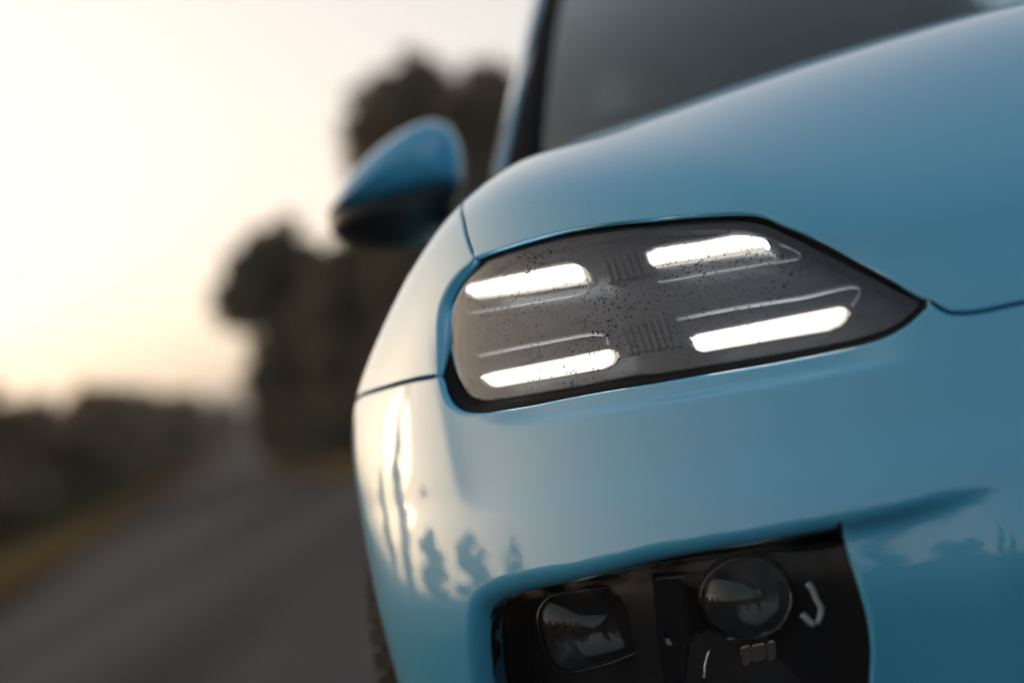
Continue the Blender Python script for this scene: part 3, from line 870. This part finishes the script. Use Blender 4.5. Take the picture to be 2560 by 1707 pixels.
# ---- door mirror ---------------------------------------------------
mt = resample(cr(SHAPES['mirror_top']), .012); ms = resample(cr(SHAPES['mirror_split']), .012); ml = resample(cr(SHAPES['mirror_low']), .012)
def dome_between(name, loop, centre, mat, parent, prof):
    L = np.asarray(loop); n = len(L); v = []; f = []
    for k, (s, d) in enumerate(prof):
        q = centre + (L - centre) * s; q = q + np.array([0, d, 0.]); v.append(q)
        if k:
            a0, b0 = (k - 1) * n, k * n
            f += [(a0 + i, b0 + i, b0 + (i + 1) % n, a0 + (i + 1) % n) for i in range(n)]
    f.append(tuple(range((len(prof) - 1) * n, len(prof) * n))[::-1])
    o = mesh_obj(name, np.vstack(v), f, mat, parent)
    return o
mc = np.array(SHAPES['mirror_split']).mean(0)
prof = [(.97, .03), (1.0, .012), (1.0, -.005), (.965, -.035), (.88, -.062), (.72, -.085), (.48, -.102), (.22, -.111)]
upper = np.vstack([mt, ms[::-1][1:-1]]); lower = np.vstack([ml, ms[::-1][1:-1]])
mir = dome_between('door_mirror', upper, mc + np.array([.03, 0, .075]), PAINT, car, prof)
mir['label'] = 'blue door mirror cap above a black lower shell'
lowc = mc + np.array([0, 0, -.004])
dome_between('lower_shell', lower + np.array([0, 0, -.003]), lowc, BLACK, mir, prof)
bm = bmesh.new()
tube_bm(bm, [(-.90, 1.83, 1.055), (-.86, 1.85, 1.04), (-.80, 1.90, 1.02)], [.03, .026, .03], 12)
bm_obj('mirror_stalk', bm, BLACK, mir)
mg = np.vstack([mt, ml[::-1][1:-1]])
cc = mg.mean(0)
plate('mirror_glass', (cc + (mg - cc) * .9 + np.array([0, .026, 0])), .003, CHROME, mir)

# ---- windscreen, pillar, roof ---------------------------------------
def ws(u, v):      # u -1..1 across, v 0..1 up
    xb, xt = .722 * u, .575 * u
    yb = 1.27 + .335 * abs(u) ** 2.2; yt = 2.12 + .085 * u * u
    zb = 1.10 - .012 * u * u; zt = 1.575 - .078 * u * u
    s = v
    b = .02 * math.sin(math.pi * v)
    return (xb + (xt - xb) * s, yb + (yt - yb) * s - b * .6, zb + (zt - zb) * s + b)
def grid_obj(name, fn, us, vs_, mat, parent):
    v = [fn(a, b) for b in vs_ for a in us]; n = len(us)
    f = [(j * n + i, j * n + i + 1, (j + 1) * n + i + 1, (j + 1) * n + i) for j in range(len(vs_) - 1) for i in range(n - 1)]
    return mesh_obj(name, v, f, mat, parent)
wsx = grid_obj('windscreen', ws, np.linspace(-.945, .945, 41), np.linspace(-.1, 1, 24), GLASS, car)
# black printed border with rounded inner corner, on the inside of the glass
def inner_outline(rc=.10):
    u0, v0, v1 = .90, .11, .95
    pts = []
    for cxx, cyy, a0 in ((u0 - rc, v0 + rc * 1.3, -90), (u0 - rc, v1 - rc, 0), (-u0 + rc, v1 - rc, 90), (-u0 + rc, v0 + rc * 1.3, 180)):
        for a in np.linspace(a0, a0 + 90, 8):
            ry = rc * 1.3 if cyy < .5 else rc
            pts.append((cxx + rc * math.cos(math.radians(a)), cyy + ry * math.sin(math.radians(a))))
    return pts
def lower_pt(u, v):
    x, y, z = ws(u, v); return (x, y + .003, z - .004)
ins = inner_outline(); outp = []
for (u, v) in ins:
    m = max(abs(u) / .945, abs(v - .45) / .55)
    outp.append((u / m, .45 + (v - .45) / m))
vv = []; ff = []
K = 6
for k in range(K + 1):
    for (a, b), (c, d) in zip(ins, outp): vv.append(lower_pt(a + (c - a) * k / K, b + (d - b) * k / K))
n = len(ins)
for k in range(K):
    for i in range(n): ff.append((k * n + i, k * n + (i + 1) % n, (k + 1) * n + (i + 1) % n, (k + 1) * n + i))
mesh_obj('printed_border', vv, ff, RUBBER, wsx)
# A pillar: black trim next to the glass, painted outer face
def sweep(name, prof_fn, ts, mat, parent):
    rows = [prof_fn(t) for t in ts]; m = len(rows[0])
    v = [p for r in rows for p in r]
    f = [(k * m + i, k * m + i + 1, (k + 1) * m + i + 1, (k + 1) * m + i) for k in range(len(rows) - 1) for i in range(m - 1)]
    return mesh_obj(name, v, f, mat, parent)
def pil(t):
    a = np.array([-.775, 1.60, 1.088]); b = np.array([-.618, 2.20, 1.508])
    p = a + (b - a) * t
    p[2] -= .05 * max(t - .75, 0) ** 2; p[1] += .12 * max(t - 1, 0)
    return p
ts = np.linspace(-.5, 1.5, 22)
def outer(t):
    p = pil(t)
    return [p + np.array(q) for q in ((.022, -.006, -.002), (.0165, -.006, .003), (.0145, -.004, .004), (.0135, .0, .004), (.0125, .008, .004), (.010, .03, .003), (.001, .08, .0), (-.012, .16, -.01), (-.024, .25, -.02), (.0, .28, -.02))]
sweep('windscreen_pillar', outer, ts, PAINT, car)
def trim(t):
    p = pil(t)
    return [p + np.array(q) for q in ((.105, .020, -.016), (.085, .004, .0), (.045, -.004, .006), (.028, -.004, .004), (.022, .004, -.008))]
sweep('pillar_trim', trim, ts, RUBBER, car)
def roof(u, v):
    e = ws(u, 1.0)
    return (e[0] * (1 + .04 * math.sin(v * math.pi)), e[1] + v * 1.7, e[2] + .05 * math.sin(v * math.pi * .75) - .02 * v)
grid_obj('roof', roof, np.linspace(-1.04, 1.04, 25), np.linspace(0, 1, 12), PAINT, car)
# cabin: dash, seats, floor, seen as darkness behind the glass
DASH = grainy('dash_grey', (.012, .012, .014), (.02, .02, .022), 40., rough=.7)
def dash(u, v):
    return (.70 * u, 1.36 + .30 * abs(u) ** 2 + v * .42, 1.035 + .02 * math.sin(v * 3) - (.30 * max(v - .8, 0) / .2 if v > .8 else 0))
grid_obj('dashboard', dash, np.linspace(-1, 1, 21), np.linspace(0, 1, 16), DASH, car)
SEATM = simple('cabin_grey', (.26, .28, .29), .75)
for sx in (-.37, .37):
    bm = bmesh.new()
    for (cxx, cyy, czz, sx_, sy_, sz_) in ((sx, 2.62, .92, .46, .16, .66), (sx, 2.40, .60, .48, .5, .16), (sx, 2.70, 1.33, .24, .10, .17)):
        r = bmesh.ops.create_cube(bm, size=1., matrix=Matrix.Translation((cxx, cyy, czz)) @ Matrix.Rotation(math.radians(-14 if sz_ > .5 else 0), 4, 'X') @ Matrix.Diagonal((sx_, sy_, sz_, 1)))
    bmesh.ops.bevel(bm, geom=bm.edges[:], offset=.04, segments=3, affect='EDGES')
    bm_obj('seat', bm, SEATM, car)
grid_obj('cabin_floor', lambda u, v: (.8 * u, 1.3 + 3.0 * v, .40), np.linspace(-1, 1, 3), np.linspace(0, 1, 3), SEATM, car)
grid_obj('bulkhead', lambda u, v: (.76 * u, 1.50, .40 + .62 * v), np.linspace(-1, 1, 3), np.linspace(0, 1, 3), SEATM, car)
grid_obj('front_bulkhead', lambda u, v: (.80 * u, .80, .20 + .70 * v), np.linspace(-1, 1, 3), np.linspace(0, 1, 3), RUBBER, car)
grid_obj('undertray', lambda u, v: (.72 * u, .35 + 4. * v, .20), np.linspace(-1, 1, 3), np.linspace(0, 1, 3), RUBBER, car)
# flank behind the wing
def flank_prof(y, z0, z1, n=14):
    zz = np.linspace(z0, z1, n)
    s = side_pt(np.full(n, 1.68), zz); s[:, 1] = y
    s[:, 0] += .10 * max((y - 3.2) / 1.5, 0) ** 2
    return s
def strip(name, ya, yb, z0, z1, mat):
    rows = [flank_prof(y, z0, z1) for y in np.linspace(ya, yb, 8)]
    return sweep(name, lambda k: rows[int(k)], range(8), mat, car)
d1 = strip('front_door', 1.686, 2.72, .33, .985, PAINT)
d2 = strip('rear_door', 2.726, 3.55, .33, .985, PAINT)
strip('rear_wing', 3.556, 4.55, .33, .985, PAINT)
strip('sill', 1.686, 3.30, .20, .33, BLACK)
def swin(u, v):
    y = 2.0 + 2.0 * u
    return (-.80 + .215 * v ** 1.2, y + .45 * v * (1 - u * .8), .985 + .53 * v)
grid_obj('side_window', swin, np.linspace(0, 1, 8), np.linspace(0, 1, 8), GLASS, car)
bm = bmesh.new(); tube_bm(bm, [(-1.0, 2.48, .86), (-1.03, 2.52, .862), (-1.03, 2.64, .862), (-1.0, 2.68, .86)], .011, 8); bm_obj('handle', bm, PAINT, d1)
grid_obj('tailgate', lambda u, v: (.80 * u * (1 - .2 * v), 4.45 - .35 * v, .40 + 1.18 * v), np.linspace(-1, 1, 9), np.linspace(0, 1, 9), PAINT, car)
grid_obj('headliner', lambda u, v: tuple(np.array(roof(u, v)) + np.array([0, .01, -.03])), np.linspace(-1., 1., 9), np.linspace(0, 1.3, 9), simple('headliner_grey', (.34, .36, .36), .9), car)
# the other side of the car
for nm in ('front_door', 'rear_door', 'rear_wing', 'sill', 'side_window', 'windscreen_pillar', 'pillar_trim', 'fender'):
    src = bpy.data.objects[nm]
    c = src.copy(); COL.objects.link(c); c.parent = car; c.scale = (-1, 1, 1)

# ---- wheel ---------------------------------------------------------
TYRE = grainy('tyre_rubber', (.012, .012, .012), (.022, .021, .020), 90., rough=.75)
ALLOY = simple('alloy', (.10, .10, .105), .3, 1.)
def build_wheel(centre, steer):
    R_, wdt = .365, .245
    Mx = Matrix.Translation(centre) @ Matrix.Rotation(steer, 4, 'Z')
    bm = bmesh.new()
    lathe_bm(bm, [(-.10, .23), (-.118, .25), (-.122, .30), (-.116, .335), (-.095, .353), (0, .357), (.095, .353), (.116, .335), (.122, .30), (.118, .25), (.10, .23)], (0, 0, 0), (1, 0, 0), 72)
    bmesh.ops.transform(bm, matrix=Mx, verts=bm.verts)
    # rim as the wheel itself
    rb = bmesh.new()
    lathe_bm(rb, [(-.105, .235), (-.09, .225), (-.08, .215), (.09, .215), (.10, .235)], (0, 0, 0), (1, 0, 0), 48)
    lathe_bm(rb, [(-.085, .0), (-.085, .05), (-.07, .065), (-.03, .065)], (0, 0, 0), (1, 0, 0), 24)
    for k in range(10):
        a = k * math.tau / 10
        v = []
        for r, hw, xx in ((.05, .022, -.085), (.22, .016, -.088)):
            for s in (-1, 1):
                for dx in (0, .03):
                    c = Vector((0, math.cos(a) * r - s * hw * math.sin(a), math.sin(a) * r + s * hw * math.cos(a)))
                    v.append(rb.verts.new((xx + dx, c.y, c.z)))
        for q in ((0, 2, 6, 4), (1, 5, 7, 3), (0, 4, 5, 1), (2, 3, 7, 6)): rb.faces.new([v[i] for i in q])
    bmesh.ops.recalc_face_normals(rb, faces=rb.faces)
    bmesh.ops.transform(rb, matrix=Mx, verts=rb.verts)
    wh = bm_obj('wheel', rb, ALLOY, car, smooth=False)
    ty = bm_obj('tyre', bm, TYRE, wh)
    tb = bmesh.new()
    nb = 66
    for k in range(nb):
        for (x0, x1, sk, ph) in ((-.120, -.072, .30, 0), (-.062, -.006, .16, .5), (.006, .062, -.16, .5), (.072, .120, -.30, 0)):
            a0 = (k + ph) * math.tau / nb; da = math.tau / nb * .82
            vs8 = []
            for rr in (.352, .3655):
                for xx in (x0, x1):
                    for aa in (a0, a0 + da):
                        r2 = rr - (.016 if abs(xx) > .11 else 0)
                        a3 = aa + sk * (xx - x0)
                        vs8.append(tb.verts.new((xx, -math.cos(a3) * r2, math.sin(a3) * r2)))
            for q in ((4, 5, 7, 6), (0, 1, 5, 4), (2, 6, 7, 3), (0, 4, 6, 2), (1, 3, 7, 5)): tb.faces.new([vs8[i] for i in q])
    bmesh.ops.recalc_face_normals(tb, faces=tb.faces)
    bmesh.ops.transform(tb, matrix=Mx, verts=tb.verts)
    tr_ = bm_obj('tread', tb, TYRE, wh, smooth=False); tr_['kind'] = 'stuff'
build_wheel(Vector((-.82, 1.21, .368)), math.radians(-24))
# dark wheel-arch liner
v = []; f = []
aa = np.radians(np.linspace(-100, 100, 24))
for k, xx in enumerate((-.985, -.55)):
    for a in aa: v.append((xx, 1.22 - (ARCH_R + .004) * math.sin(a), .375 + (ARCH_R + .004) * math.cos(a)))
f = [(i, i + 1, 24 + i + 1, 24 + i) for i in range(23)]
mesh_obj('arch_liner', v, f, RUBBER, car)

# ------------------------------------------------------------------ THE PLACE
rng = np.random.default_rng(7)
def road_left(y): return -2.75 - .172 * y
ASPH = grainy('asphalt', (.024, .025, .031), (.046, .048, .058), 18., rough=.9, bump=.25, detail=9., spec=.08)
# worn wheel tracks and patches in the asphalt
_n = ASPH.node_tree; _b = _n.nodes['Principled BSDF']
_src = _b.inputs['Base Color'].links[0].from_socket
_tc = N(_n, 'ShaderNodeTexCoord'); _mp = N(_n, 'ShaderNodeMapping'); _mp.inputs['Rotation'].default_value = (0, 0, -.17); _mp.inputs['Scale'].default_value = (.9, .035, 1)
_n.links.new(_tc.outputs['Object'], _mp.inputs[0])
_no = N(_n, 'ShaderNodeTexNoise', Scale=1.4, Detail=4.); _n.links.new(_mp.outputs[0], _no.inputs['Vector'])
_rp = ramp(_n, _no.outputs['Fac'], .35, .68, (.5, .5, .5, 1), (1.8, 1.76, 1.7, 1))
_mm = N(_n, 'ShaderNodeMix', data_type='RGBA', blend_type='MULTIPLY'); _mm.inputs['Factor'].default_value = 1.
_n.links.new(_src, _mm.inputs['A']); _n.links.new(_rp.outputs[0], _mm.inputs['B']); _n.links.new(_mm.outputs['Result'], _b.inputs['Base Color'])

SOIL = grainy('dry_ground', (.05, .036, .018), (.12, .085, .04), 2.2, rough=.95, bump=.3, detail=8.)
gr = mesh_obj('ground', [(-3000, -3000, -.012), (3000, -3000, -.012), (3000, 4000, -.012), (-3000, 4000, -.012)], [(0, 1, 2, 3)], SOIL)
tag(gr, kind='structure')
yy = [-60, -30, -10, 0, 6, 9, 12, 14, 16, 20, 26, 34, 45, 60, 90, 130, 180, 260]
right = {-60: 4, -30: 3.6, -10: 3.8, 0: 5., 6: 5.2, 9: 4.2, 12: .4, 14: -1.5, 16: -2.6, 20: -3.6, 26: -5.0, 34: -6.7, 45: -8.3, 60: -10.4, 90: -15.2, 130: -21.7, 180: -30., 260: -44.}
v = []; f = []
for i, y in enumerate(yy): v += [(road_left(y) if y > -5 else road_left(y) , y, 0), (right[y] if y > -5 else right[y] - .172 * y, y, 0)]
f = [(2 * i, 2 * i + 1, 2 * i + 3, 2 * i + 2) for i in range(len(yy) - 1)]
rd = mesh_obj('road', v, f, ASPH, smooth=False); tag(rd, kind='structure')

GRASS_DRY = grainy('dry_grass', (.14, .085, .03), (.24, .15, .058), 3., rough=.9)
GRASS_DARK = grainy('dark_grass', (.03, .03, .012), (.07, .06, .022), 3., rough=.9)
def grass(name, pts, hgt, wid, mat, label):
    """pts: (x,y) array; each blade a bent pair of triangles"""
    n = len(pts); a = rng.uniform(0, math.tau, n); hh = hgt * rng.uniform(.5, 1.25, n); ln = rng.uniform(.1, .5, n) * hh
    dx, dy = np.cos(a), np.sin(a)
    x, y = pts[:, 0], pts[:, 1]
    z0 = np.full(n, -.012)
    v = np.empty((n, 5, 3))
    w2 = wid * rng.uniform(.6, 1.3, n)
    v[:, 0] = np.stack([x - dy * w2, y + dx * w2, z0], 1); v[:, 1] = np.stack([x + dy * w2, y - dx * w2, z0], 1)
    mx, my = x + dx * ln * .3, y + dy * ln * .3
    v[:, 2] = np.stack([mx + dy * w2 * .7, my - dx * w2 * .7, hh * .6], 1); v[:, 3] = np.stack([mx - dy * w2 * .7, my + dx * w2 * .7, hh * .6], 1)
    v[:, 4] = np.stack([x + dx * ln, y + dy * ln, hh], 1)
    b = np.arange(n) * 5
    f = np.concatenate([np.stack([b, b + 1, b + 2, b + 3], 1)]).tolist() + np.stack([b + 3, b + 2, b + 4], 1).tolist()
    o = mesh_obj(name, v.reshape(-1, 3), f, mat, smooth=False)
    return tag(o, label, 'grass', kind='stuff')
n = 26000
y = 3 + 75 * rng.random(n) ** 1.6
x = road_left(y) - .05 - rng.random(n) ** 1.4 * .8
grass('verge_grass', np.stack([x, y], 1), .14, .012, GRASS_DRY, 'dry golden grass along the left road edge')
x = road_left(y) - 1.0 - rng.random(n) * 3.0
grass('rough_grass', np.stack([x, y], 1), .28, .018, GRASS_DARK, 'dark rough grass below the roadside bushes')
y = 12 + 60 * rng.random(n) ** 1.5
xr = np.interp(y, yy, [right[k] for k in yy])
x = xr + .05 + rng.random(n) * (1.6 + .05 * y)
grass('verge_grass', np.stack([x, y], 1), .17, .014, GRASS_DRY, 'dry golden grass strip under the trees beyond the car')

BARK = grainy('bark', (.03, .022, .016), (.07, .05, .035), 12., rough=.9, bump=.5)
def leaf_mat(name, c0, c1):
    m = grainy(name, c0, c1, 1.3, rough=.75)
    n = m.node_tree; b = n.nodes['Principled BSDF']; out = n.nodes['Material Output']
    tl = N(n, 'ShaderNodeBsdfTranslucent')
    n.links.new(b.inputs['Base Color'].links[0].from_socket, tl.inputs[0])
    mx = N(n, 'ShaderNodeMixShader'); mx.inputs[0].default_value = .5
    n.links.new(b.outputs[0], mx.inputs[1]); n.links.new(tl.outputs[0], mx.inputs[2]); n.links.new(mx.outputs[0], out.inputs[0])
    return m
LEAFS = [leaf_mat('foliage_%s' % k, a, b) for k, a, b in (('olive', (.12, .10, .066), (.20, .165, .11)), ('green', (.095, .09, .06), (.155, .145, .095)), ('brown', (.15, .112, .075), (.23, .172, .12)))]
def leaf_cards(cent, rad, n, size, r):
    """cards scattered in clumps through ellipsoids; returns verts, faces"""
    cent = np.asarray(cent); rad = np.asarray(rad)
    vol = rad.prod(1); k = r.choice(len(cent), n, p=vol / vol.sum())
    d = r.normal(size=(n, 3)); d /= np.linalg.norm(d, axis=1, keepdims=True)
    p = cent[k] + d * rad[k] * (r.random(n) ** .45)[:, None]
    a = r.normal(size=(n, 3)); a /= np.linalg.norm(a, axis=1, keepdims=True)
    b = np.cross(a, r.normal(size=(n, 3))); b /= np.linalg.norm(b, axis=1, keepdims=True)
    s = size * r.uniform(.6, 1.5, (n, 1))
    v = np.stack([p - a * s, p + b * s * .45, p + a * s, p - b * s * .45], 1).reshape(-1, 3)
    f = np.arange(n * 4).reshape(n, 4)
    return v, f
def tree(name, x, y, h, trunk_h, clumps, leaf_n, size, mat, label, cat='tree', group=None, seed=0):
    r = np.random.default_rng(seed)
    root = empty(name, (x, y, -.012)); tag(root, label, cat, group)
    bm = bmesh.new()
    top = Vector((r.normal() * .08, r.normal() * .08, h * .82))
    tube_bm(bm, [(0, 0, 0), (top.x * .2, top.y * .3, h * .25), (top.x * .6, top.y * .6, h * .55), top], [h * .024, h * .019, h * .012, .01], 8)
    for c, rr in clumps:
        z0 = max(min(c[2] - rr[2] * .6, h * .75), trunk_h * .6)
        b0 = Vector((top.x * z0 / h, top.y * z0 / h, z0)); e = Vector(c)
        if (e - b0).length > .05:
            tube_bm(bm, [b0, b0.lerp(e, .5) + Vector((0, 0, .06 * h * .1)), e], [h * .009, h * .006, .006], 6)
    bm_obj('trunk', bm, BARK, root)
    # each clump is made of many small twigs-clusters so that gaps stay open
    cs, rs = [], []
    for c, rr in clumps:
        rr = [k * 1.2 for k in rr] if leaf_n > 20000 else rr
        m = 16
        d = r.normal(size=(m, 3)); d /= np.linalg.norm(d, axis=1, keepdims=True)
        q = np.array(c) + d * np.array(rr) * (r.random((m, 1)) ** .4) * 1.14
        cs.append(q); rs.append(np.array(rr) * r.uniform(.32, .58, (m, 1)))
    v, f = leaf_cards(np.vstack(cs), np.vstack(rs), leaf_n, size, r)
    mesh_obj('crown', v, f.tolist(), mat, root, smooth=False)
    return root
def rand_clumps(r, h, base, wid, n):
    out = []
    for i in range(n):
        t = (i + .5) / n; z = base + (h - base) * (t ** .9) * .93
        w_ = wid * (math.sin(math.pi * (.12 + .80 * t)) ** .8)
        a = r.uniform(0, math.tau); d = w_ * r.uniform(.15, .7)
        out.append(((d * math.cos(a), d * math.sin(a), z), (w_ * r.uniform(.4, .65), w_ * r.uniform(.4, .65), (h - base) / n * r.uniform(.9, 1.5))))
    return out
r = np.random.default_rng(3)
# clumps of the crowns: centre from the foot of the trunk, radii (m)
TALL = [((-0.4, -0.05, 5.65), (0.43, 0.43, 0.43)), ((-0.14, -0.24, 5.27), (0.49, 0.49, 0.49)), ((-0.88, -0.54, 5.18), (0.49, 0.49, 0.49)), ((0.38, 0.15, 5.16), (0.52, 0.52, 0.52)), ((-1.39, 0.42, 5.11), (0.31, 0.31, 0.31)), ((-0.39, 0.81, 4.75), (0.63, 0.63, 0.63)), ((0.53, -0.99, 4.55), (0.63, 0.63, 0.63)), ((-1.25, -0.1, 4.58), (0.52, 0.52, 0.52)), ((0.02, -0.23, 4.16), (0.77, 0.77, 0.77)), ((-0.94, 0.28, 4.01), (0.63, 0.63, 0.63)), ((-0.02, -0.56, 3.31), (0.84, 0.84, 0.84)), ((-0.9, -0.55, 3.21), (0.7, 0.7, 0.7)), ((-0.8, -0.36, 2.33), (0.77, 0.77, 0.77)), ((-0.97, -0.08, 1.5), (0.77, 0.77, 0.77))]
LOW = [((0.08, -0.14, 3.89), (0.39, 0.39, 0.39)), ((-0.38, -0.14, 3.59), (0.4, 0.4, 0.4)), ((-0.82, -0.36, 3.16), (0.29, 0.29, 0.29)), ((0.32, -0.16, 3.48), (0.35, 0.35, 0.35)), ((-0.21, 0.81, 3.03), (0.29, 0.29, 0.29)), ((-0.66, -0.91, 2.81), (0.23, 0.23, 0.23)), ((0.56, 0.28, 3.11), (0.29, 0.29, 0.29)), ((0.49, -0.37, 2.41), (0.47, 0.47, 0.47)), ((-0.46, 0.17, 2.05), (0.37, 0.37, 0.37)), ((-0.05, -0.47, 1.73), (0.54, 0.54, 0.54)), ((-0.48, 0.48, 1.18), (0.54, 0.54, 0.54)), ((-0.07, 0.07, 0.86), (0.7, 0.7, 0.7)), ((0.39, -0.56, 1.55), (0.62, 0.62, 0.62)), ((-0.44, -0.33, 2.91), (0.19, 0.19, 0.19)), ((0.09, 0.32, 2.87), (0.23, 0.23, 0.23)), ((-0.1, 0.64, 2.45), (0.2, 0.2, 0.2))]
GAP = [((-0.56, 0.18, 3.18), (0.43, 0.43, 0.43)), ((-0.28, 0.03, 2.75), (0.58, 0.58, 0.58)), ((-0.74, -0.47, 2.33), (0.51, 0.51, 0.51)), ((-0.32, 0.0, 1.87), (0.65, 0.65, 0.65)), ((-0.96, 0.26, 1.64), (0.58, 0.58, 0.58)), ((-0.9, 0.16, 0.88), (0.65, 0.65, 0.65)), ((-1.29, -0.62, 0.45), (0.58, 0.58, 0.58)), ((-0.29, -0.08, 0.97), (0.65, 0.65, 0.65)), ((-1.73, 0.13, 0.46), (0.43, 0.43, 0.43)), ((-0.75, -0.08, 0.18), (0.58, 0.58, 0.58))]
# trees to the right of the road, behind the car
tree('pine_tree', -1.3, 26., 6.0, 1.2, TALL, 30000, .13, LEAFS[0], 'tallest dark tree rising behind the door mirror', seed=1, group='trees beyond the car')
tree('pine_tree', .7, 24.5, 5.5, 1.0, rand_clumps(r, 5.4, .6, 1.7, 12), 8000, .13, LEAFS[2], 'brownish tree partly hidden by the windscreen pillar', seed=2, group='trees beyond the car')
tree('leafy_tree', -4.9, 29., 4.0, .8, LOW, 26000, .12, LEAFS[1], 'lower dark tree at the roadside left of the tall one', seed=3, group='trees beyond the car')
tree('leafy_bush', -2.9, 27., 3.2, .6, GAP, 26000, .12, LEAFS[1], 'dense dark bush filling the gap under the door mirror', 'bush', seed=4, group='trees beyond the car')
tree('leafy_bush', -.2, 25.5, 3.0, .5, rand_clumps(r, 3.0, .0, 1.9, 10), 7000, .13, LEAFS[0], 'broad dark bush just left of the blue wing', 'bush', seed=5, group='trees beyond the car')
# bushes along the left of the road
hed = [(-8.2, 19.5, 2.05, 1.1), (-9.6, 21.5, 2.9, 1.25), (-9.4, 25., 2.2, 1.3), (-10.2, 29., 2.3, 1.4), (-10.6, 33., 2.4, 1.4), (-11.4, 38., 2.6, 1.6), (-12.2, 43., 2.7, 1.6), (-13.2, 49., 2.9, 1.8), (-14.4, 56., 3.1, 2.0), (-15.8, 64., 3.3, 2.1), (-17.2, 73., 3.4, 2.2), (-19., 83., 3.5, 2.3), (-21., 95., 3.6, 2.6)]
words = ['nearest', 'second nearest', 'third nearest', 'fourth nearest', 'fifth nearest', 'sixth nearest', 'seventh nearest', 'sixth farthest', 'fifth farthest', 'fourth farthest', 'third farthest', 'second farthest', 'farthest']
for i, (x, y_, h, wd) in enumerate(hed):
    tree('roadside_bush', x, y_, h, .3, rand_clumps(r, h, .0, wd, 8), 3600, .10 + .0016 * y_, LEAFS[i % 3], '%s of the dark bushes lining the left road edge' % words[i], 'bush', 'bushes along the left road edge', seed=20 + i)
# far line of trees and a low hill closing the road
def wood(name, spots, label, seed, size, nleaf):
    r = np.random.default_rng(seed); cs = []; rs = []
    for (x, y_, h, wd) in spots:
        cl_ = rand_clumps(r, h, .0, wd, 9)
        if h > 4.6: cl_ = [((c[0] * (1.1 - c[2] / h), c[1] * (1.1 - c[2] / h), c[2]), (rr[0] * (1.12 - c[2] / h), rr[1] * (1.12 - c[2] / h), rr[2])) for c, rr in cl_]
        for c, rr in cl_:
            for k in range(6):
                d = r.normal(size=3); d /= np.linalg.norm(d)
                cs.append(np.array(c) + np.array([x, y_, 0]) + d * np.array(rr) * .8); rs.append(np.array(rr) * r.uniform(.3, .55))
    v, f = leaf_cards(cs, rs, nleaf, size, r)
    o = mesh_obj(name, v, f.tolist(), LEAFS[1], smooth=False)
    return tag(o, label, 'wood', kind='stuff')
wood('far_wood', [(-58 + 3.2 * i + rng.normal() * 1., 135 + rng.normal() * 8 + .6 * i, rng.uniform(3.0, 5.0), 3.0) for i in range(16)], 'far dark line of trees where the road ends', 8, .45, 9000)
# woodland ahead of the car, on the photographer's side of the road
spots = []
for i in range(34):
    a = math.radians(-222 + 202 * i / 33 + rng.normal() * 1.5)
    d = rng.uniform(17, 24); spots.append((-.8 + d * math.cos(a), -1.4 + d * math.sin(a), rng.uniform(2.4, 4.6) + (2.6 if i % 4 == 1 else 0) + 2.2 * math.exp(-((math.degrees(a) + 90) / 45) ** 2), 1.3))
wood('woodland', spots, 'dark woodland around the lay-by in front of the car', 9, .13, 110000)
HILL = grainy('hill_green', (.04, .05, .03), (.07, .08, .05), .01, rough=.95)
hv = []; hn = 40
for j in range(2):
    for i in range(hn):
        x = -700 + 1000 * i / (hn - 1); t = i / (hn - 1)
        hv.append((x, 900 + 250 * j, -.5 if j == 0 else (26 * math.exp(-((x + 190) / 130) ** 2) + 12 * math.exp(-((x + 420) / 170) ** 2) + 5 + 1.5 * math.sin(i * 1.7))))
for i in range(hn): hv.append((hv[hn + i][0], 1500, -.5))
hf = [(j * hn + i, j * hn + i + 1, (j + 1) * hn + i + 1, (j + 1) * hn + i) for j in range(2) for i in range(hn - 1)]
tag(mesh_obj('hills', hv, hf, HILL), kind='structure')

# thin evening haze over the land
bm = bmesh.new()
bmesh.ops.create_cube(bm, size=1., matrix=Matrix.Translation((-100, 700, 24.)) @ Matrix.Diagonal((2400, 1700, 50, 1)))
HAZE = bpy.data.materials.new('haze'); HAZE.use_nodes = True
_n = HAZE.node_tree; _n.nodes.clear()
_v = N(_n, 'ShaderNodeVolumePrincipled'); _v.inputs['Density'].default_value = .0009; _v.inputs['Color'].default_value = (.86, .86, .88, 1); _v.inputs['Anisotropy'].default_value = .3
_o = N(_n, 'ShaderNodeOutputMaterial'); _n.links.new(_v.outputs[0], _o.inputs['Volume'])
hz = bm_obj('haze', bm, HAZE, smooth=False)
tag(hz, 'thin pale haze over the distant land', 'haze', kind='stuff')
